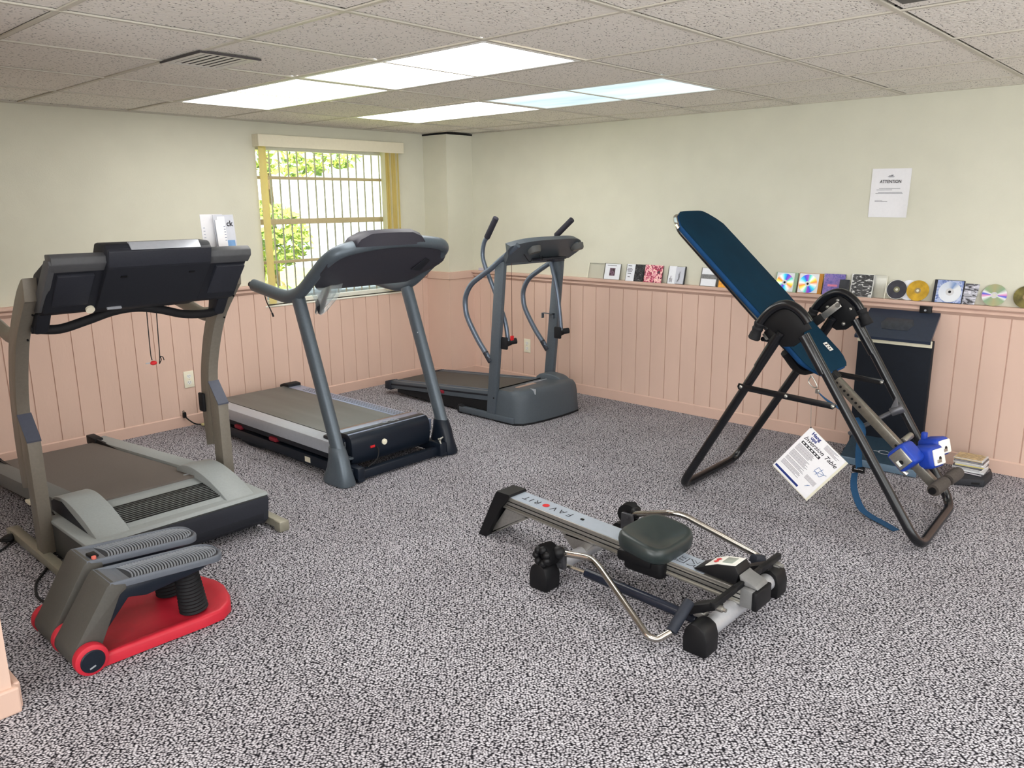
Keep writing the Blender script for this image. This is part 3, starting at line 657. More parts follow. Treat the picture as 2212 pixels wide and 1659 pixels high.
q = B().box(2.585, 2.62, 3.354, 3.36, 1.334, 1.337).box(2.56, 2.575, 3.356, 3.362, 1.328, 1.332); q.build('trim_line', SILV, o, smooth=False)
ac = B().tube(cat([(2.392, 4.12, .998), (2.395, 4.11, .96), (2.408, 4.10, .92), (2.422, 4.10, .885)], 5), .003, 8).build('audio_cable', RUB, t2)
B().cyl((2.419, 4.10, .893), (2.426, 4.10, .872), .0055, seg=10).build('jack', RUB, ac)
# bag hanging from the handle
bg = thing('plastic_bag', 'clear plastic bag with a small part inside hanging from the gunmetal treadmill frame', 'bag', (2.45, 3.72, 1.03))
CLR = glass_mat('clear_plastic', (238, 242, 243), .16, .15)
Gd = []
for i in range(9):
    v = i/8; row = []
    for j in range(9):
        u = j/8; wd_ = .20*(1-v)+.05*v; x = 2.40+.03*v+u*wd_; z = 1.055+.03*u*(1-v)-.14*v*(1-.35*abs(u-.35)); y = 3.64-.012*math.sin(6*u+3*v)-.02*math.sin(PI*v)
        row.append((x, y, z))
    Gd.append(row)
B().sheet(Gd, .0015).build('bag_front', CLR, bg)
B().sheet([[(x, y+.03+.012*math.sin(5*z+9*x), z) for x, y, z in r] for r in Gd], .0015).build('bag_back', CLR, bg)
k = thing('safety_key', 'small black and red key clip inside the hanging plastic bag', 'key', (2.47, 3.67, .95))
B().box(-.02, .022, -.026, .022, -.009, .009, bev=.007, M=frame((2.462, 3.673, .947), (1, .2, .3), (-.3, 0, 1))).build('body', CHAR2, k)
B().box(-.014, .014, -.006, .006, -.007, .007, bev=.003, M=frame((2.492, 3.672, .978), (1, .2, .5), (-.5, 0, 1))).build('clip', RED, k)
# ------------------------------------------------------------------ older grey treadmill with arm levers in the corner
SLATE = mat('slate_metal', (90, 98, 106), .42, metal=.3, var=.05, scale=90, bump=.08, bscale=700)
SLATEP = mat('slate_plastic', (76, 83, 90), .48, var=.05, scale=120, bump=.12, bscale=500)
BELT3 = mat('dark_grey_belt', (76, 73, 70), .7, var=.06, scale=220, bump=.2, bscale=900)
STEELT = mat('grey_tube', (104, 114, 128), .3, metal=.55, var=.05, scale=80)
t3 = thing('treadmill', 'slate grey treadmill with upright arm levers standing in the room corner', 'treadmill', (4.2, 4.2, 0), 'treadmills along the window wall')
PX = ((3.882, 3.915), (4.498, 4.532))
for X in PX:
    o = B().box(X[0]-.004, X[1]+.004, 3.55, 4.09, .012, .052, bev=.005).build('base_rail', SLATE, t3)
    B().cyl((X[0], 4.085, .034), (X[1], 4.085, .034), .034, seg=20, bev=.006).build('wheel', RUB, o)
    o = B().prism([(3.728, .045), (3.81, .045), (3.707, 1.105), (3.625, 1.125)], 'X', *X, bev=.004).build('upright', SLATE, t3)
    B().cyl((X[0]-.004, 3.735, .17), (X[0]+.002, 3.735, .17), .006, seg=10).build('bolt', BLACKP, o)
# deck
zt = lambda y: .203-(y-3.75)*.075
for X in ((3.922, 3.985), (4.44, 4.498)):
    o = B().prism([(3.75, zt(3.75)), (4.95, zt(4.95)), (4.95, zt(4.95)-.06), (3.75, zt(3.75)-.07)], 'X', *X, bev=.003)
    o = o.build('foot_rail', SLATE, t3)
    B().prism([(3.75, zt(3.75)-.022), (4.94, zt(4.94)-.022), (4.94, zt(4.94)-.034), (3.75, zt(3.75)-.034)], 'X', X[0]-.004, X[0]+.002).build('side_groove', CHAR2, o, smooth=False)
    B().prism([(4.92, zt(4.92)+.006), (4.985, zt(4.98)-.004), (4.99, .045), (4.92, .04)], 'X', X[0]-.012, X[1]+.008, bev=.006).build('end_cap', CHAR, o)
    B().tube([(X[0]+.045, 3.76, zt(3.76)+.002), (X[0]+.045, 4.93, zt(4.93)+.002)], .0045, 8).build('edge_strip', STEELT, o)
arc = [(4.93+.026*math.sin(a), zt(4.93)-.03+.026*math.cos(a)) for a in (0, .5, 1, 1.57, 2.1, 2.6, PI)]
B().prism([(3.70, zt(3.70)-.004)]+arc+[(3.70, zt(3.7)-.06)], 'X', 3.99, 4.436).build('belt', BELT3, t3)
B().prism([(3.75, .13), (4.85, .055), (4.85, .03), (4.1, .012), (3.75, .012)], 'X', 3.93, 4.49).build('deck_frame', RUB, t3, smooth=False)
B().box(3.912, 3.926, 4.29, 4.34, .108, .132, bev=.005).build('cushion', mat('dark_red_rubber', (140, 34, 50), .6), t3)
# bowed motor hood
def ring(z, d):
    pl = [(3.888+d, 3.745), (3.886+d, 3.60), (3.892+d, 3.553+d), (3.93+d, 3.505+d), (4.0, 3.478+d), (4.12, 3.460+d), (4.28, 3.452+d), (4.42, 3.455+d), (4.50-d, 3.465+d), (4.536-d, 3.50+d), (4.542-d, 3.58), (4.542-d, 3.745)]
    return [Vector((x, y, z(x, y) if callable(z) else z)) for x, y in pl]
top = lambda x, y: .242-.12*(y-3.5) if y > 3.5 else .242
hd = B().loft([ring(.012, .002), ring(.014, 0), ring(.16, .008), ring(.205, .014), ring(.228, .026), ring(lambda x, y: .240-.10*max(0, y-3.52), .045), ring(lambda x, y: .244-.10*max(0, y-3.52), .075)])
hd.prism([(p.y, p.z) for p in cat([(0, 3.53, .22), (0, 3.58, .254), (0, 3.66, .266), (0, 3.74, .262), (0, 3.79, .235)], 4)]+[(3.79, .19), (3.53, .19)], 'X', 4.40, 4.50, bev=.012)
hd = hd.build('motor_hood', SLATEP, t3, angle=45)
B().loft([ring(.0, -.002), ring(.013, -.002)]).build('bottom_seal', RUB, hd)
q = B().prism([(3.63, .2365), (3.665, .2335), (3.665, .229), (3.63, .23)], 'X', 4.03, 4.22).build('warning_label', mat('label_tan', (176, 150, 136), .5, var=.1), hd, smooth=False)
B().prism([(3.672, .2335), (3.684, .2325), (3.684, .228), (3.672, .229)], 'X', 4.16, 4.39).build('label_line', SILV, hd, smooth=False)
B().box(4.035, 4.041, 3.48, 3.53, .205, .243, bev=.002).build('centre_mark', SILV, hd)
# arched console tray
R = []
for k in range(21):
    s = -1+2*k/20; x = 4.225+.375*s; a = abs(s)
    yf, zf = 3.44+.09*a**3, 1.262-.035*a**4; yb, zb = 3.635+.0*a, 1.132
    if a > .9: yb -= .06*(a-.9)*10; zb += .05*(a-.9)*10
    R.append([Vector((x, yf, zf)), Vector((x, yf+.03, zf-.028)), Vector((x, yb-.02, zb-.02)), Vector((x, yb+.01, zb)), Vector((x, yb-.03, zb+.04)), Vector((x, yf+.05, zf+.02))])
con = B().loft(R).build('console', SLATEP, t3, angle=50)
for x in (4.06, 4.53): B().lathe([(.05, 0), (.047, .03), (.04, .042), (.001, .043)], (x, 3.52, 1.215), (0, -.35, -1), 24).build('cup_holder', GREYD, con)
q = B().box(4.13, 4.42, 3.52, 3.60, 1.118, 1.135, bev=.004).box(4.27, 4.38, 3.505, 3.58, 1.105, 1.125, bev=.003); q.build('battery_cover', CHAR, con)
B().box(3.90, 4.51, 3.625, 3.665, 1.095, 1.13, bev=.006).build('cross_brace', SLATE, t3)
q = B().tube(cat([(4.0, 3.55, 1.17), (4.03, 3.53, 1.12), (4.06, 3.52, 1.135)], 4), .003, 8).tube(cat([(4.10, 3.50, 1.16), (4.12, 3.49, 1.125), (4.14, 3.51, 1.15)], 4), .003, 8); q.build('wire', RUB, con)
# fixed loop handrails running from the console down to the uprights
for X in PX:
    x = .5*(X[0]+X[1])-.012
    pts = [(x, 3.50, 1.235), (x, 3.57, 1.19), (x, 3.667, 1.128), (x, 3.746, 1.073), (x, 3.845, 1.016), (x, 3.945, .95), (x, 4.0, .866), (x, 4.005, .784), (x, 3.98, .703), (x, 3.885, .565), (x, 3.80, .47), (x, 3.765, .425)]
    o = B().tube(cat(pts, 5), .0185, 14).build('handrail', STEELT, t3)
    B().tube([(x, 3.815, .486), (x, 3.765, .425)], .0195, 14).build('sleeve', CHAR, o)
# swinging arm levers
for x, pts in ((3.95, [(3.655, .572), (3.687, .723), (3.79, .933), (3.86, 1.063), (3.89, 1.151), (3.875, 1.235), (3.845, 1.275)]), (4.475, [(3.61, .585), (3.625, .72), (3.65, .873), (3.69, 1.02), (3.715, 1.11), (3.69, 1.22), (3.66, 1.275)])):
    o = B().tube(cat([(x, y, z) for y, z in pts], 6), .0155, 12).build('arm_lever', STEELT, t3)
    y, z = pts[-1]; d = Vector((0, -.09, .135)) if x < 4.2 else Vector((.02, -.13, .115))
    p = Vector((x, y, z)); B().lathe([(.017, -.005), (.0205, 0), (.0205, d.length-.004), (.016, d.length), (.001, d.length+.002)], p, d, 14).build('grip', mat('foam_grip', (52, 51, 60), .85, var=.12, scale=300, bump=.4, bscale=700), o)
    y0, z0 = pts[0]
    k = B().cyl((x-.045, y0+.01, z0-.02), (x+.02, y0, z0-.005), .024, seg=18, bev=.004).box(x-.05, x-.03, y0-.03, y0+.03, z0-.05, z0+.035, bev=.008)
    k.cyl((x+.01, y0, z0-.004), (x+.055, y0-.03, z0+.002), .021, seg=18, bev=.004); k.build('tension_knob', RUB, o)
B().box(4.475, 4.50, 3.69, 3.80, .70, .705).box(4.475, 4.50, 3.795, 3.80, .665, .705).box(4.475, 4.50, 3.69, 3.70, .672, .705).build('key_hook', SLATE, t3, smooth=False)
c = B().tube([(3.93, 3.60, 1.11), (3.93, 3.60, .62)], .0018, 6).build('safety_cord', mat('brown_cord', (92, 62, 50), .8), t3)
B().box(3.917, 3.943, 3.592, 3.608, .588, .622, bev=.005).build('safety_key', RED, c)
# ------------------------------------------------------------------ rowing machine on the open carpet
ALUB = mat('blue_silver_aluminium', (172, 182, 196), .32, metal=.35, var=.03, scale=40)
ALU2 = mat('satin_aluminium', (164, 161, 154), .3, metal=.8, var=.06, scale=120)
TUBES = mat('silver_tube_paint', (178, 179, 184), .35, metal=.35, var=.05, scale=60, bump=.1, bscale=300)
VINYL = mat('black_green_vinyl', (38, 46, 46), .35, var=.15, scale=14, spec=.5)
CHROME2 = mat('warm_chrome', (178, 173, 166), .2, metal=1., var=.05)
rw = thing('rowing_machine', 'low silver rowing machine with black seat on the open carpet', 'rowing machine', (2.505, 1.55, 0))
zr = lambda y: .150+(y-1.14)*.0561
cx = 2.505
def rail_box(x0, x1, y0, y1, d0, d1, bev=0):
    return [(y0, zr(y0)+d0), (y1, zr(y1)+d0), (y1, zr(y1)+d1), (y0, zr(y0)+d1)]
o = B()
for x0, x1, d0, d1 in ((2.452, 2.558, -.012, -.001), (2.456, 2.47, -.052, -.010), (2.54, 2.554, -.052, -.010), (2.452, 2.558, -.060, -.050), (2.462, 2.548, -.052, -.010)):
    o.prism(rail_box(x0, x1, 1.13, 2.31, d0, d1), 'X', x0, x1, bev=.0015)
rail = o.build('rail', ALU2, rw)
B().prism(rail_box(0, 0, 1.30, 2.28, -.003, .0005), 'X', 2.4565, 2.5535).build('top_plate', ALUB, rail, smooth=False)
o = B()
for d in (-.022, -.040):
    for x in (2.455, 2.5525): o.prism(rail_box(0, 0, 1.14, 2.29, d-.002, d+.002), 'X', x, x+.0025)
o.build('side_groove', BLACKP, rail, smooth=False)
tm = lambda x, y: frame((x, y, zr(y)+.0008), (0, 1, .0561), (-1, 0, 0))
q = B()
for ch, y in (('F', 1.965), ('A', 2.008), ('V', 2.052), ('R', 2.148), ('I', 2.182), ('T', 2.212)): q.text(ch, .052, tm(2.505, y), bold=-.0004)
q.build('lettering', INK, rail, smooth=False)
q = B(); p = tm(2.505, 2.10).translation; q.cyl(p, p+Vector((0, 0, .001)), .0165, seg=24); q.build('red_dot', RED, rail, label='red dot standing for the letter O')
q = B(); p = tm(2.505, 1.90).translation; q.box(-.008, .008, -.006, .006, 0, .004, bev=.002, M=tm(2.505, 1.90)); q.build('stop_button', BLACKP, rail)
q = B()
for ch, y in (('K', 1.362), ('E', 1.410), ('T', 1.455)):
    q.text(ch, .066, tm(2.505, y), bold=.0035)
q.build('lettering', INK, rail, smooth=False, label='outlined letters on the rail')
q = B()
for ch, y in (('K', 1.362), ('E', 1.410), ('T', 1.455)):
    q.text(ch, .066, tm(2.505, y) @ Matrix.Translation((0, 0, .0006)), bold=.0008)
q.build('lettering', ALUB, rail, smooth=False)
# rear leg
o = B().loft([[Vector((cx+s*(.057+.026*t), y, z)) for s, y in ((-1, a), (1, a), (1, b_), (-1, b_))] for t, a, b_, z in ((0, 2.268, 2.345, zr(2.30)+.011), (.05, 2.266, 2.352, zr(2.3)-.0), (.3, 2.312, 2.378, .155), (1, 2.395, 2.440, .0))])
o = o.build('rear_leg', BLACKP, rw)
B().prism([(2.30, .150), (2.16, .142), (2.19, .135), (2.398, .004), (2.392, .02)], 'X', cx-.045, cx-.04).prism([(2.30, .150), (2.16, .142), (2.19, .135), (2.398, .004), (2.392, .02)], 'X', cx+.04, cx+.045).prism([(2.16, .142), (2.17, .148), (2.398, .01), (2.39, .004)], 'X', cx-.045, cx+.045).build('leg_gusset', STEEL, o, smooth=False)
# cross tubes and feet
for y, r in ((1.875, .028), (1.178, .033)):
    tb = B().cyl((2.24, y, .062), (2.77, y, .062), r, seg=24).build('cross_tube', TUBES, rw)
    for s in (-1, 1):
        x0, x1 = (2.185, 2.272) if s < 0 else (2.738, 2.825)
        pf = [(y-.045, 0), (y-.047, .06), (y-.035, .098), (y-.01, .112), (y+.015, .11), (y+.038, .092), (y+.047, .055), (y+.045, 0)]
        B().prism(pf, 'X', x0, x1, bev=.008).build('foot_cap', BLACKP, tb)
B().prism([(1.80, zr(1.8)-.055), (2.00, zr(2)-.055), (1.93, .075), (1.885, .045), (1.85, .075)], 'X', 2.468, 2.474).prism([(1.80, zr(1.8)-.055), (2.00, zr(2)-.055), (1.93, .075), (1.885, .045), (1.85, .075)], 'X', 2.536, 2.542).box(2.468, 2.542, 1.83, 1.96, .118, .124).build('rail_bracket', STEEL, rw, smooth=False)
# sliding seat
sg = 36; R = []
def sq(sc, z, dz=.0, pw=.52):
    out = []
    for k in range(sg):
        a = 2*PI*k/sg; c_, s_ = math.cos(a), math.sin(a)
        u = math.copysign(abs(c_)**pw, c_); v = math.copysign(abs(s_)**pw, s_)
        out.append(Vector((cx+.007+.150*sc*u*(1-.06*v), 1.545+.112*sc*v, z+dz*v+.012*abs(u)**3*sc)))
    return out
seat = B().loft([sq(.86, .165, .01), sq(.97, .178, .012), sq(1.0, .205, .014), sq(.97, .226, .015), sq(.90, .237, .016), sq(.80, .236, .016), sq(.55, .228, .015), sq(.2, .224, .014)]).build('seat', VINYL, rw, angle=60)
B().box(cx-.085, cx+.085, 1.455, 1.635, .085, .172, bev=.02, seg=3).box(cx-.095, cx+.095, 1.50, 1.66, .12, .17, bev=.015).build('seat_carriage', BLACKP, seat)
# rowing arms with grips, pivot knobs and hydraulic cylinders
for s in (-1, 1):
    mx = lambda x: x if s < 0 else 2*cx-x
    if s < 0: pts = [(2.252, 1.83, .154), (2.285, 1.69, .162), (2.262, 1.632, .152), (2.112, 1.314, .05), (2.125, 1.285, .043), (2.161, 1.253, .07)]; ge = (2.256, 1.24, .152)
    else: pts = [(2.76, 1.808, .166), (2.725, 1.60, .238), (2.75, 1.555, .230), (2.895, 1.292, .08), (2.885, 1.262, .078), (2.855, 1.252, .09)]; ge = (2.80, 1.268, .108)
    o = B().tube(fillet(pts, .05, 6), .0125, 14).build('rowing_arm', CHROME2, rw)
    a, g = Vector(pts[-1]), Vector(ge)
    B().cyl(a, g, .0195, seg=18, bev=.004).build('grip', mat('navy_foam', (34, 38, 48), .6, var=.1), o)
    k = B(); X0, dx = mx(2.225), -1 if s < 0 else 1
    c0 = Vector((X0+.02*-dx, 1.85, .150))
    pr_ = []
    for i in range(9): pr_ += [(.046, i*.0055), (.040, i*.0055+.0028)]
    k.lathe([(.02, -.002)]+pr_+[(.03, .05), (.001, .052)], c0-Vector((.0, 0, 0)), (dx, .15, .0), 20)
    for i in range(7):
        a_ = 2*PI*i/7; k.ball((X0+dx*.036, 1.857+.028*math.cos(a_), .150+.028*math.sin(a_)), .016)
    k.ball((X0-dx*.012, 1.81, .165), .026)
    k.build('pivot_knob', BLACKP, o)
    q = B().box(mx(2.27)-.01, mx(2.27)+.01, 1.80, 1.86, .08, .17, bev=.006); q.cyl((mx(2.27)-.02, 1.82, .10), (mx(2.27)+.02, 1.82, .10), .009, seg=10).cyl((mx(2.27)-.02, 1.82, .16), (mx(2.27)+.02, 1.82, .16), .009, seg=10); q.build('pivot_bracket', mat('dark_chrome', (88, 88, 92), .3, metal=.7), o)
    c = B().cyl((mx(2.315), 1.735, .075), (mx(2.315), 1.24, .056), .0195, seg=18, bev=.005).build('hydraulic_cylinder', mat('navy_cylinder', (30, 34, 46), .25, var=.06), rw)
    B().cyl((mx(2.29), 1.855, .088), (mx(2.315), 1.73, .0755), .0065, seg=10).build('piston_rod', CHROME, c)
    q = B().box(mx(2.315)-.02, mx(2.315)+.02, 1.205, 1.25, .075, .10, bev=.006); q.cyl((mx(2.315), 1.225, .06), (mx(2.315), 1.225, .115), .009, seg=10); q.build('clamp', STEEL, c)
# foot bars, monitor, end cap
fb = B()
for x0, x1 in ((2.245, 2.41), (2.605, 2.77)): fb.box(x0, x1, 1.140, 1.160, .158, .181, bev=.003)
fb.box(2.40, 2.615, 1.141, 1.159, .1595, .1795, bev=.002)
fb = fb.build('foot_bar', BLACKP, rw)
for s in (-1, 1):
    xa = cx+s*.225; B().prism([(1.155, .165), (1.24, .125), (1.29, .088), (1.26, .08), (1.15, .138)], 'X', min(xa, xa-s*.05), max(xa, xa-s*.05), bev=.003).build('pedal_plate', BLACKP, fb)
for s in (-1, 1): B().cyl((cx+s*.225, 1.15, .150), (cx+s*.225, 1.128, .150), .012, seg=12).cyl((cx+s*.225, 1.13, .150), (cx+s*.225, 1.115, .150), .007, seg=10).build('bolt', STEEL, fb)
mo = B().prism([(1.345, zr(1.345)+.004), (1.172, zr(1.17)+.004), (1.163, .200), (1.178, .226), (1.25, .212), (1.30, .190)], 'X', 2.458, 2.552, bev=.004).build('monitor', BLACKP, rw)
Mm = frame((2.505, 1.2215, .2195), (0, -1, .19), (1, 0, 0))
B().prism([(1.298, .1935), (1.25, .2145), (1.18, .2285), (1.18, .226), (1.25, .211), (1.298, .190)], 'X', 2.464, 2.546).build('face_plate', WHITE, mo, smooth=False)
q = B().box(-.024, .016, -.026, .026, -.002, .0025, bev=.001, M=frame((2.505, 1.215, .2218), (0, -1, .19), (1, 0, 0))); q.build('display_screen', mat('lcd_grey', (150, 158, 150), .25, var=.04), mo)
q = B().prism([(-.012, 0), (0, .01), (.012, 0), (0, -.01)], 'Z', 0, .0015, M=frame((2.49, 1.268, .2087), (0, -1, .35), (1, 0, 0))).prism([(-.012, 0), (0, .01), (.012, 0), (0, -.01)], 'Z', 0, .0015, M=frame((2.512, 1.268, .2087), (0, -1, .35), (1, 0, 0))); q.build('red_mark', RED, mo)
B().prism([(1.163, .198), (1.155, .165), (1.09, .160), (1.10, .172), (1.15, .19)], 'X', 2.462, 2.548, bev=.003).build('bracket', mat('grey_cast', (120, 120, 120), .45, metal=.2), mo)
B().box(2.447, 2.562, 1.098, 1.150, .086, .160, bev=.006).build('end_block', mat('grey_cast', (120, 120, 120), .45, metal=.2), rw)
B().box(2.443, 2.566, 1.082, 1.104, .084, .158, bev=.008).build('end_cap', BLACKP, rw)
# ------------------------------------------------------------------ mini stepper
REDB = mat('red_plastic_base', (186, 38, 54), .42, var=.04, scale=30, bump=.1, bscale=500)
ARMG = mat('dark_grey_cast', (74, 72, 68), .55, var=.06, scale=160, bump=.15, bscale=700)
PEDG = mat('blue_grey_pedal', (92, 97, 106), .38, var=.05)
st = thing('mini_stepper', 'red and grey mini stepper with two ribbed foot pedals in front of the taupe treadmill', 'stepper', (1.03, 2.8, 0))
Y0, Y1 = 2.588, 3.015
ym = .5*(Y0+Y1)
plan = [(.79, Y0+.012)]+[(1.0, Y0+.006), (1.16, Y0+.0), (1.235, Y0+.004), (1.285, Y0+.04), (1.315, Y0+.10), (1.338, ym-.03), (1.338, ym+.03), (1.315, Y1-.10), (1.285, Y1-.04), (1.235, Y1-.004), (1.16, Y1), (1.0, Y1-.006), (.79, Y1-.012)]
cyc = Vector((1.06, ym))
def rg(sc, z, inset=0):
    out = []
    for x, y in plan:
        d = Vector((x, y))-cyc; l = d.length; d = d*((l-inset)/l); out.append(Vector((cyc.x+d.x, cyc.y+d.y, z)))
    return out
B().loft([rg(1, .0, .012), rg(1, .006, .0), rg(1, .036, .0), rg(1, .046, .006), rg(1, .048, .014), rg(1, .040, .045), rg(1, .030, .07), rg(1, .030, .15)]).box(.76, .83, Y0+.01, Y1-.01, .012, .042, bev=.006).build('base', REDB, st, angle=50)
AX, AZ = .778, .052
for i, (y0, y1) in enumerate(((Y0-.004, Y0+.034), (2.785, 2.818), (Y1-.03, Y1+.004))):
    o = B().lathe([(.045, 0), (.052, .004), (.0535, .009), (.0535, y1-y0-.009), (.052, y1-y0-.004), (.045, y1-y0)], (AX, y0, AZ), (0, 1, 0), 32).build('hub_ring', REDB, st)
    if i == 0:
        c = B().lathe([(.001, -.004), (.036, -.003), (.039, .0), (.039, .01)], (AX, y0-.0015, AZ-.002), (0, 1, 0), 32).build('hub_cover', NAVY, o)
        B().box(-.010, .010, -.0025, .0025, 0, .0015, M=frame((AX-.004, y0-.0053, AZ-.02), (1, 0, .35), (0, 0, 1))).build('mark', SILV, o, smooth=False)
for j, (y0, y1, dz) in enumerate(((2.622, 2.785, 0), (2.818, 2.982, .016))):
    arm = [(AX-.052, AZ+.0), (AX-.048, AZ+.022), (AX-.035, AZ+.040), (.862, .268+dz), (.875, .277+dz), (.925, .262+dz), (.925, .24+dz), (.90, .225+dz), (AX+.048, AZ+.02), (AX+.052, AZ), (AX+.040, AZ-.032), (AX+.01, AZ-.05), (AX-.02, AZ-.048), (AX-.042, AZ-.03)]
    a = B().prism(arm, 'Y', y0, y1, bev=.006).build('pedal_arm', ARMG, st)
    # side web under the pedal, pale rimmed tread and ribs
    B().prism([(.905, .245+dz), (1.26, .228+dz), (1.18, .205+dz), (.99, .185+dz), (.93, .20+dz), (AX+.05, AZ+.035), (AX+.03, AZ+.04)], 'Y', y0+.012, y1-.012, bev=.006).build('web', NAVY, a)
    def pl(u, inset, z0, x0=.872, L=.415, rear=0):
        pts = []; hw = .5*(y1-y0)-inset; yc = .5*(y0+y1)
        out = [(rear, -hw), (rear, hw)]
        n = 9
        for k in range(n): t = PI/2*(k/(n-1)); out.append((L-inset-.055+.055*math.sin(t), hw-.055+.055*math.cos(t)))
        for k in range(n): t = PI/2*(k/(n-1)); out.append((L-inset-.055+.055*math.cos(t), -hw+.055-.055*math.sin(t)))
        return [Vector((x0+inset*.6+x, yc+y, z0+dz+.2705-.07*x+.12*max(0, .05-x))) for x, y in out]
    p = B().loft([pl(0, .008, -.028), pl(0, .002, -.024), pl(0, 0, -.008), pl(0, .002, -.002), pl(0, .006, 0), pl(0, .010, -.001), pl(0, .014, -.006, rear=.06)]).build('pedal', PEDG, a, angle=50)
    q = B(); yc = .5*(y0+y1); hw = .5*(y1-y0)-.018
    for k in range(30):
        x = .078+.0106*k; sl = []
        w = hw*min(1, math.sqrt(max(.05, (.407-x)/.05))) if x > .35 else hw
        P_ = [(.872+x+.018*(1-(v*v)), yc+v*w) for v in (-1, -.75, -.5, -.25, 0, .25, .5, .75, 1)]
        q.tube([(xx, yy, dz+.2705-.07*(xx-.872)-.0040) for xx, yy in P_], .0030, 6)
    q.build('tread_ribs', mat('rib_grey', (132, 137, 145), .4, var=.04), p)
    B().loft([pl(0, .016, -.0062, rear=.065), pl(0, .0165, -.0056, rear=.066)]).build('tread_recess', mat('tread_dark', (44, 46, 52), .6), p, smooth=False)
    B().prism([(.885, yc-.06), (.925, yc-.06), (.925, yc+.06), (.885, yc+.06)], 'Z', .262+dz, .2665+dz).build('heel_plate', PEDG, p, smooth=False)
    if j == 1:
        q = B().box(.895, .925, yc-.05, yc-.005, .270+dz, .279+dz, bev=.003).build('step_counter', BLACKP, p)
        B().cyl((.905, yc-.056, .268+dz), (.905, yc-.056, .279+dz), .008, seg=14).build('button', mat('salmon_plastic', (214, 110, 96), .4), q)
    # corrugated bellows over the damper
    pr_ = []
    for k in range(14): pr_ += [(.052-.0007*k, k*.0138), (.046-.0007*k, k*.0138+.007)]
    B().lathe([(.04, -.008)]+pr_+[(.04, .19), (.001, .192)], (1.176, .5*(y0+y1)-.004, .038), (-.012*14, 0, 1.6), 28).build('bellows', RUB, a)
# ------------------------------------------------------------------ inversion table
TUBEB = mat('black_gloss_tube', (15, 16, 20), .25, var=.1, scale=50, spec=.5)
BEDB = mat('teal_navy_nylon', (11, 46, 66), .85, var=.10, scale=8, spec=.12, bump=.25, bscale=900)
BEDL = mat('lit_nylon_edge', (24, 66, 110), .8, spec=.15, var=.08, scale=20, bump=.2, bscale=900)  # the side wrap's lit highlight is put into this lighter blue
BLUEP = mat('bright_blue_plastic', (26, 60, 160), .4, var=.06)
iv = thing('inversion_table', 'tall inversion table with teal bed and black A-frame near the right wall', 'inversion table', (3.87, 1.45, 0))
XL_, XR_ = 3.54, 4.19
f = B().tube(fillet([(XL_, 1.535, .905), (XL_, 2.032, .024), (XR_, 2.042, .024), (XR_, 1.535, .905)], .09, 8), .0215, 14).build('rear_frame', TUBEB, iv)
f2 = B().tube(fillet([(XL_, 1.425, .905), (XL_, .853, .024), (XR_, .885, .024), (XR_, 1.425, .905)], .10, 8), .0215, 14).build('front_frame', TUBEB, iv)
